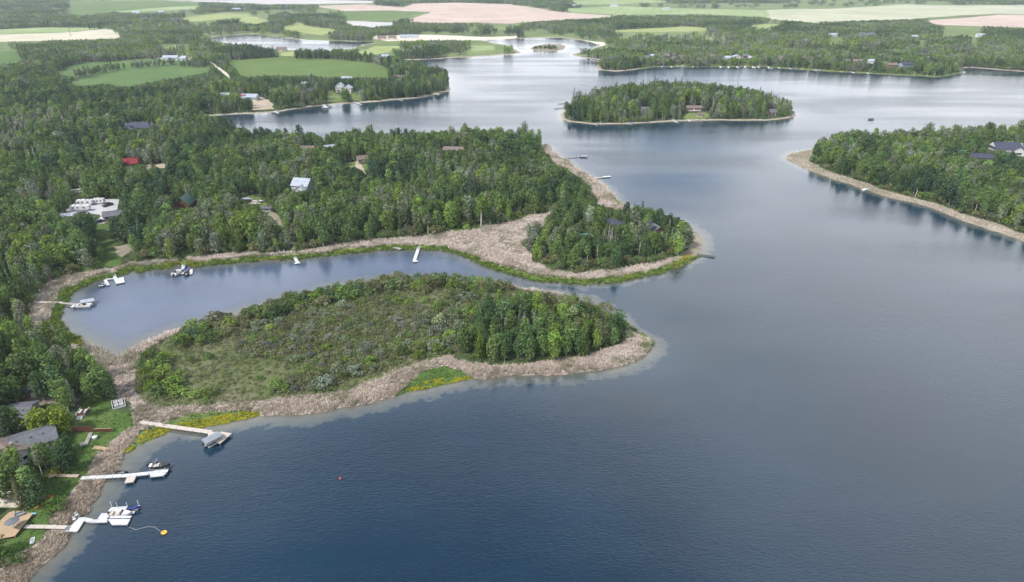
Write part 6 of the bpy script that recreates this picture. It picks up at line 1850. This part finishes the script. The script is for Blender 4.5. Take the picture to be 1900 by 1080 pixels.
# in frame?
dep = (ally * cT + (CAM_H - allz) * sT)
pu = allx / dep * 1265 + 950
pv = 540 - ((allz - CAM_H) * cT + ally * sT) / dep * 1265
seen_ = (pu > 5) & (pu < 1895) & (pv > 0) & (pv < 1079)
LMX = np.array([(l[1], l[2]) for l in LANDMARKS]); LMP = [l[0] for l in LANDMARKS]
counts = {}
for kind in KINDS:
    idx = np.nonzero(allk == kind)[0]
    vis = idx[seen_[idx]]
    score = allH[vis] * (0.3 if kind == 'dead_tree' else 1) / np.hypot(far_[vis], CAM_H)
    vis = vis[np.argsort(-score)][:300]
    chosen = set(vis.tolist())
    used_ = set()
    qs = np.quantile(allH[vis], [0.3, 0.72]) if len(vis) else (0, 0)
    info = []
    for i in vis:
        dx = LMX[:, 0] - allx[i]; dy = LMX[:, 1] - ally[i]
        j = int(np.argmin(dx * dx + dy * dy))
        lx, ly = LMX[j]
        ln = math.hypot(lx, ly)
        al = ((allx[i] - lx) * lx + (ally[i] - ly) * ly) / ln
        ac = abs(((allx[i] - lx) * ly - (ally[i] - ly) * lx) / ln)
        rel = 'behind' if al > ac else ('in front of' if al < -ac else 'beside')
        size = 'short' if allH[i] < qs[0] else ('mid-sized' if allH[i] < qs[1] else 'tall')
        tn = '' if kind == 'dead_tree' else ('' if tone[i] < 0 else TONEW[TONES[tone[i]]])
        info.append((i, (size, tn, rel, LMP[j]), math.hypot(allx[i] - lx, ally[i] - ly)))
    bykey = {}
    for it in sorted(info, key=lambda t: t[2]):
        bykey.setdefault(it[1], []).append(it[0])
    label = {}
    for (size, tn, rel, ph), members in bykey.items():
        for k, i in enumerate(members):
            s = ' '.join(w for w in (size, tn, WORD[kind]) if w)
            t_ = '%s%s %s' % ((ordinal(k + 1) + ' ') if len(members) > 1 else '', rel, ph)
            sz = {'short': ('short', 'low', 'stunted'), 'mid-sized': ('mid-sized', 'medium', ''), 'tall': ('tall', 'high', 'lofty')}[size]
            tns = (tn, tn.replace('very ', '').replace('pale ', '').replace(' green', ''))
            opts = [' '.join(w for w in (a_, b_, WORD[kind], t_) if w) for b_ in tns for a_ in sz + ('',)]
            opts = [o for o in opts if len(o.split()) <= 16 and o not in used_] or opts[-1:]
            label[i] = opts[0]
            used_.add(opts[0])
    if kind == 'aspen_tree':
        label[0], label[1] = 'wide yellow green tree closest to the small grey cottage', 'wide yellow green tree next to the garden deck with white steps'
    if kind == 'spruce_tree':
        label[2] = 'dead grey needled spruce standing behind the garden deck'
        label[7] = 'olive brown spruce in front of the brown roofed cottage'
    if kind == 'willow_shrub':
        label[10] = 'small yellow leaved shrub at the start of the shore boardwalk'
        label[9] = 'round bright green shrub beside the red kayak'
    tn_, cn_ = PARTS[kind]
    u = UNIT[kind]
    proto = {}
    for i in vis:
        v = int(allv[i]) % len(KINDS[kind])
        tm, cm, jm = KINDS[kind][v]
        if v not in proto:
            e = bpy.data.objects.new(kind, None)
            t = bpy.data.objects.new(tn_, tm); c = bpy.data.objects.new(cn_, cm)
            proto[v] = (e, t, c)
        else:
            e, t, c = (o.copy() for o in proto[v])
        for o in (e, t, c):
            C.objects.link(o)
        t.parent = e; c.parent = e
        e.location = (allx[i], ally[i], allz[i])
        e.rotation_euler = (0, 0, rot[i])
        s = allH[i] / u
        e.scale = (s * allw[i], s * allw[i], s)
        e['label'] = label[i]; e['category'] = 'shrub' if kind == 'willow_shrub' else 'tree'; e['group'] = GROUPS[kind]
        c['tint'] = [float(q) for q in tint[i]]
        t['tint'] = c['tint']
    rest = np.array([i for i in idx if i not in chosen], int)
    counts[kind] = (len(vis), len(rest))
    if len(rest):
        s = allH[rest] / u
        scatter_object(STUFFN[kind], allx[rest], ally[rest], allz[rest], np.column_stack([s * allw[rest], s * allw[rest], s]), rot[rest], tint[rest], allv[rest] % len(KINDS[kind]), [k[2] for k in KINDS[kind]], 'the %s mass of the woods beyond the trees standing singly' % WORD[kind], 'wood')
fx = np.concatenate([f[0] for f in FAR]); fy = np.concatenate([f[1] for f in FAR]); fs = np.concatenate([f[2] for f in FAR]); ft = np.concatenate([f[3] for f in FAR])
nf = len(fx)
ftint = GARR[ft] * rng.uniform(0.85, 1.2, nf)[:, None]
scatter_object('far_wood', fx, fy, height(fx, fy, shore_dist(fx, fy)) - 0.3, fs, rng.uniform(0, 6.28, nf), ftint, rng.integers(0, len(GROVES), nf), GROVES, 'far off woods of mixed trees between the distant fields', 'wood')
print('TREES', counts, 'far groves', nf)

# -- reeds, sedge, flowers, low scrub ---------------------------------------------------------------------------
def tuft(seed, n=15, h=1.1, w=0.10, spread=0.5, lean=0.62):
    rs = np.random.default_rng(seed); sh = Shape()
    for k in range(n):
        a, q = rs.uniform(0, 6.28), spread * math.sqrt(rs.uniform(0, 1))
        p = np.array([q * math.cos(a), q * math.sin(a), -0.05]); b = rs.uniform(0, 6.28)
        d = np.array([math.cos(b), math.sin(b), 0]) * w * rs.uniform(.6, 1.3)
        tip = p + np.array([*rs.normal(0, lean, 2), h * rs.uniform(.65, 1.1)])
        sh.add([p - d, p + d, tip + d * .4, tip - d * .4], [(0, 1, 2, 3)], 0, rs.uniform(0, 1))
    return sh.mesh('tuft', [REEDM])
TUFT = [tuft(61), tuft(62), tuft(63, lean=.4), tuft(64, h=1.3)]
def blob(seed, n=46, r=1.0):
    rs = np.random.default_rng(seed); sh = Shape()
    cs = [(0, 0, .45), (.45, .2, .4), (-.4, .3, .35), (.05, -.5, .35)]
    lobes(sh, rs, [np.array(c) * r for c in cs], [.5 * r, .42 * r, .42 * r, .4 * r], n, .16 * r)
    return sh.mesh('clump', [LEAF])
CLUMP = [blob(71), blob(72), blob(73)]
def grid_in(P, cell):
    lo, hi = P.min(0), P.max(0)
    nx, ny_ = int((hi[0] - lo[0]) / cell) + 1, int((hi[1] - lo[1]) / cell) + 1
    gx, gy = np.meshgrid(lo[0] + np.arange(nx) * cell, lo[1] + np.arange(ny_) * cell)
    gx = gx.ravel() + rng.uniform(-.5, .5, gx.size) * cell; gy = gy.ravel() + rng.uniform(-.5, .5, gy.size) * cell
    m = inside(P, gx, gy)
    return gx[m], gy[m]
def cover_rank(x, y):
    r = np.full(len(x), -1)
    free = np.ones(len(x), bool)
    for k, c in enumerate(COVER):
        m = free & inside(c['P'], x, y)
        r[m] = k; free &= ~m
    return r
KD_DOCK = kd_of(DOCKPTS)
RX, RY, RS = [], [], []
for P, cell, hs in ((R1, .72, 1.0), (R2, .8, 1.0), (R4, .6, .78), (R5, .55, .62), (R3, 1.1, 1.15), (R6, 1.3, .55)):
    x, y = grid_in(P, cell)
    k = cover_rank(x, y)
    isreed = np.array([c['tag'] in ('reed', 'thin') for c in COVER] + [False])[k]
    m = ~is_water(x, y) & isreed
    m &= np.array([KD_DOCK.find((a, b, 0))[2] > 1.1 for a, b in zip(x, y)])
    x, y = x[m], y[m]
    d = shore_dist(x, y)
    rm = np.zeros(len(x), bool)
    for P_ in RIM[:3]: rm |= inside(P_, x, y)
    rm = ~(rm & (d < rim_width(x, y)))
    x, y, d = x[rm], y[rm], d[rm]
    thin = fbm(x / 7, y / 7, 44)
    m = rng.random(len(x)) < np.clip(1.55 - 1.3 * thin - 0.02 * np.maximum(d - 8, 0), 0.12, 1)
    RX.append(x[m]); RY.append(y[m]); RS.append(hs * (0.75 + 0.35 * fbm(x[m] / 5, y[m] / 5, 45)) * np.where(d[m] < 5, 1.12, .8))
x, y, s = np.concatenate(RX), np.concatenate(RY), np.concatenate(RS)
n = len(x)
v = np.clip(fbm(x / 9, y / 9, 46) + rng.normal(0, .15, n), 0, 1)
tn = np.array([0.46, 0.385, 0.325]) * (1 - v)[:, None] + np.array([0.65, 0.58, 0.52]) * v[:, None]
olv = fbm(x / 9, y / 9, 47) + rng.normal(0, .06, n) > .58
tn[olv] = tn[olv] * .5 + np.array([.15, .16, .07]) * .5
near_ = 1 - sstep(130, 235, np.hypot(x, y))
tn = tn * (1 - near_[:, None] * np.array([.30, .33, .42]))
scatter_object('dry_reeds', x, y, height(x, y, shore_dist(x, y)), s, rng.uniform(0, 6.28, n), tn, rng.integers(0, 4, n), TUFT, 'pinkish tan dry reeds along the shores of bay and marsh island', 'reeds')
nreed = n
# green margin in the shallows
pts = np.array([p for p in shore_pts if p[1] < 420])
pts = np.repeat(pts, 9, 0)
pts = pts + rng.normal(0, 1.8, pts.shape)
x, y = pts[:, 0], pts[:, 1]
m = np.zeros(len(x), bool)
for P in RIM: m |= inside(P, x, y)
dd = shore_dist(x, y); w_ = is_water(x, y)
m &= ~(w_ & (dd > 2.4)) & ~(~w_ & (dd > 3.2)) & (fbm(x / 12, y / 12, 51) > .12)
x, y = x[m], y[m]; n = len(x)
yel = fbm(x / 10, y / 10, 52) + rng.normal(0, .06, n) > .68
tn = np.where(yel[:, None], np.array([.22, .24, .045]), np.array([.13, .195, .042])) * rng.uniform(.75, 1.25, n)[:, None]
gx_, gy_ = [], []
for c in COVER:
    if c['name'] in ('grass_bank', 'lawn') and c['P'][:, 1].max() < 330:
        a_, b_ = grid_in(c['P'], .55 if c['name'] == 'grass_bank' else .8)
        k_ = cover_rank(a_, b_); m_ = np.array([q >= 0 and COVER[q] is c for q in k_]) & ~is_water(a_, b_) & (rng.random(len(a_)) < np.clip(2.2 * fbm(a_ / 4, b_ / 4, 54) - .45, 0, 1))
        gx_.append(a_[m_]); gy_.append(b_[m_])
gx_, gy_ = np.concatenate(gx_), np.concatenate(gy_); ng = len(gx_)
lawn_ = np.hypot(gx_, gy_) < 175
gt_ = np.array([.095, .15, .035]) * rng.uniform(.6, 1.35, ng)[:, None] * np.column_stack([rng.uniform(.8, 1.35, ng), np.ones(ng), np.ones(ng)])
sc_ = np.concatenate([rng.uniform(.55, 1.0, n), np.where(rng.random(ng) < .8, .28, .5) * rng.uniform(.7, 1.2, ng)])
x, y, tn, n = np.concatenate([x, gx_]), np.concatenate([y, gy_]), np.concatenate([tn, gt_]), n + ng
scatter_object('green_sedge', x, y, np.where(is_water(x, y), 0, height(x, y, shore_dist(x, y)) - .02), sc_, rng.uniform(0, 6.28, n), tn, rng.integers(0, 4, n), TUFT, 'fresh green and yellowish sedge growing along the water line', 'sedge')
nsedge = n
# marsh marigolds
FX, FY = [], []
for poly in ([(328, 789), (360, 783), (390, 779), (420, 772), (445, 768), (478, 767), (481, 772), (455, 779), (400, 790), (360, 797), (340, 797)], [(256, 822), (262, 806), (280, 800), (300, 796), (318, 793), (322, 797), (305, 806), (285, 814), (266, 823)], [(231, 840), (234, 834), (246, 829), (252, 830), (243, 839)],
             [(752, 727), (770, 718), (800, 708), (840, 703), (872, 700), (870, 706), (820, 714), (780, 725)], [(1150, 592), (1165, 604), (1172, 616), (1164, 616), (1152, 604)], [(165, 645), (190, 655), (212, 672), (228, 668), (222, 682), (200, 672), (176, 660)], [(1262, 480), (1278, 474), (1284, 478), (1268, 488)]):
    x, y = grid_in(G(poly), .42); m = ~(is_water(x, y) & (shore_dist(x, y) > .8)); FX.append(x[m]); FY.append(y[m])
x, y = np.concatenate(FX), np.concatenate(FY); m = fbm(x / 2.5, y / 2.5, 57) > .30; x, y = x[m], y[m]; n = len(x)
tn = np.where(rng.random(n)[:, None] < .8, np.array([.45, .41, .03]), np.array([.20, .24, .03])) * rng.uniform(.8, 1.15, n)[:, None]
scatter_object('marsh_marigolds', x, y, height(x, y, shore_dist(x, y)) - .05, rng.uniform(.32, .55, n), rng.uniform(0, 6.28, n), tn, rng.integers(0, 3, n), CLUMP, 'bright yellow marsh marigolds along the near shores', 'flowers')
nmar = n
# low scrub and grass of the marsh
x, y = grid_in(MARSH, 1.0)
m = ~is_water(x, y); x, y = x[m], y[m]
g = fbm(x / 13, y / 13, 61); sc = inside(MARSH_SCRUB, x, y) | inside(MARSH_SHRUB, x, y)
keepm = rng.random(len(x)) < np.where(sc, .95, .62) * np.clip(.45 + 1.5 * (g - .25), .2, 1.2)
x, y, g, sc = x[keepm], y[keepm], g[keepm], sc[keepm]; n = len(x)
pal = np.array([(.142, .162, .074), (.19, .21, .125), (.115, .155, .05), (.145, .13, .09), (.145, .21, .056)])
tn = pal[rng.choice(5, n, p=[.3, .22, .22, .16, .10])] * rng.uniform(.75, 1.2, n)[:, None]
scatter_object('marsh_scrub', x, y, height(x, y, shore_dist(x, y)) - .1, rng.uniform(.5, 1.15, n) * np.where(sc, 1.6, 1.0), rng.uniform(0, 6.28, n), tn, rng.integers(0, 3, n), CLUMP, 'low olive and grey green scrub covering the marsh island', 'scrub')
nscrub = n
# undergrowth at the feet of the near woods and beside the shores
x, y = candidates(60, 460, 2.6, 20)
m = ~is_water(x, y) & (cover_rank(x, y) < 0); x, y = x[m], y[m]
d = shore_dist(x, y); dr = np.array([KD_REED.find((a, b, 0))[2] for a, b in zip(x, y)])
m = (d > .8) & (rng.random(len(x)) < np.where(np.minimum(d, dr) < 9, .8, .35)); x, y = x[m], y[m]
kk = np.ones(len(x), bool)
for kx, ky, kr in KEEP: kk &= (x - kx) ** 2 + (y - ky) ** 2 > (kr * .85) ** 2
x, y = x[kk], y[kk]; n = len(x)
tn = pal[rng.choice(5, n, p=[.25, .08, .4, .05, .22])] * rng.uniform(.6, 1.0, n)[:, None]
scatter_object('undergrowth', x, y, height(x, y, shore_dist(x, y)) - .1, rng.uniform(.8, 1.9, n), rng.uniform(0, 6.28, n), tn, rng.integers(0, 3, n), CLUMP, 'green undergrowth at the feet of the woods', 'undergrowth')
print('reeds', nreed, 'sedge', nsedge, 'marigold', nmar, 'scrub', nscrub, 'undergrowth', n)

# ================================================================ the air
hz = box('haze', (0, 12000, 66.5), (34000, 38400, 137), 'trim_white')
hz.data.materials.clear()
hm = bpy.data.materials.new('haze'); hm.use_nodes = True
hm.node_tree.nodes.clear()
ho = hm.node_tree.nodes.new('ShaderNodeOutputMaterial')
hv = N(hm.node_tree.nodes, 'ShaderNodeVolumePrincipled', i_Density=0.000075)
hv.inputs['Color'].default_value = (0.80, 0.88, 1.0, 1)
hv.inputs['Anisotropy'].default_value = 0.2
hm.node_tree.links.new(hv.outputs[0], ho.inputs['Volume'])
hz.data.materials.append(hm)
hz['kind'] = 'stuff'; hz['label'] = 'thin blue haze over the distant fields and woods'; hz['category'] = 'haze'
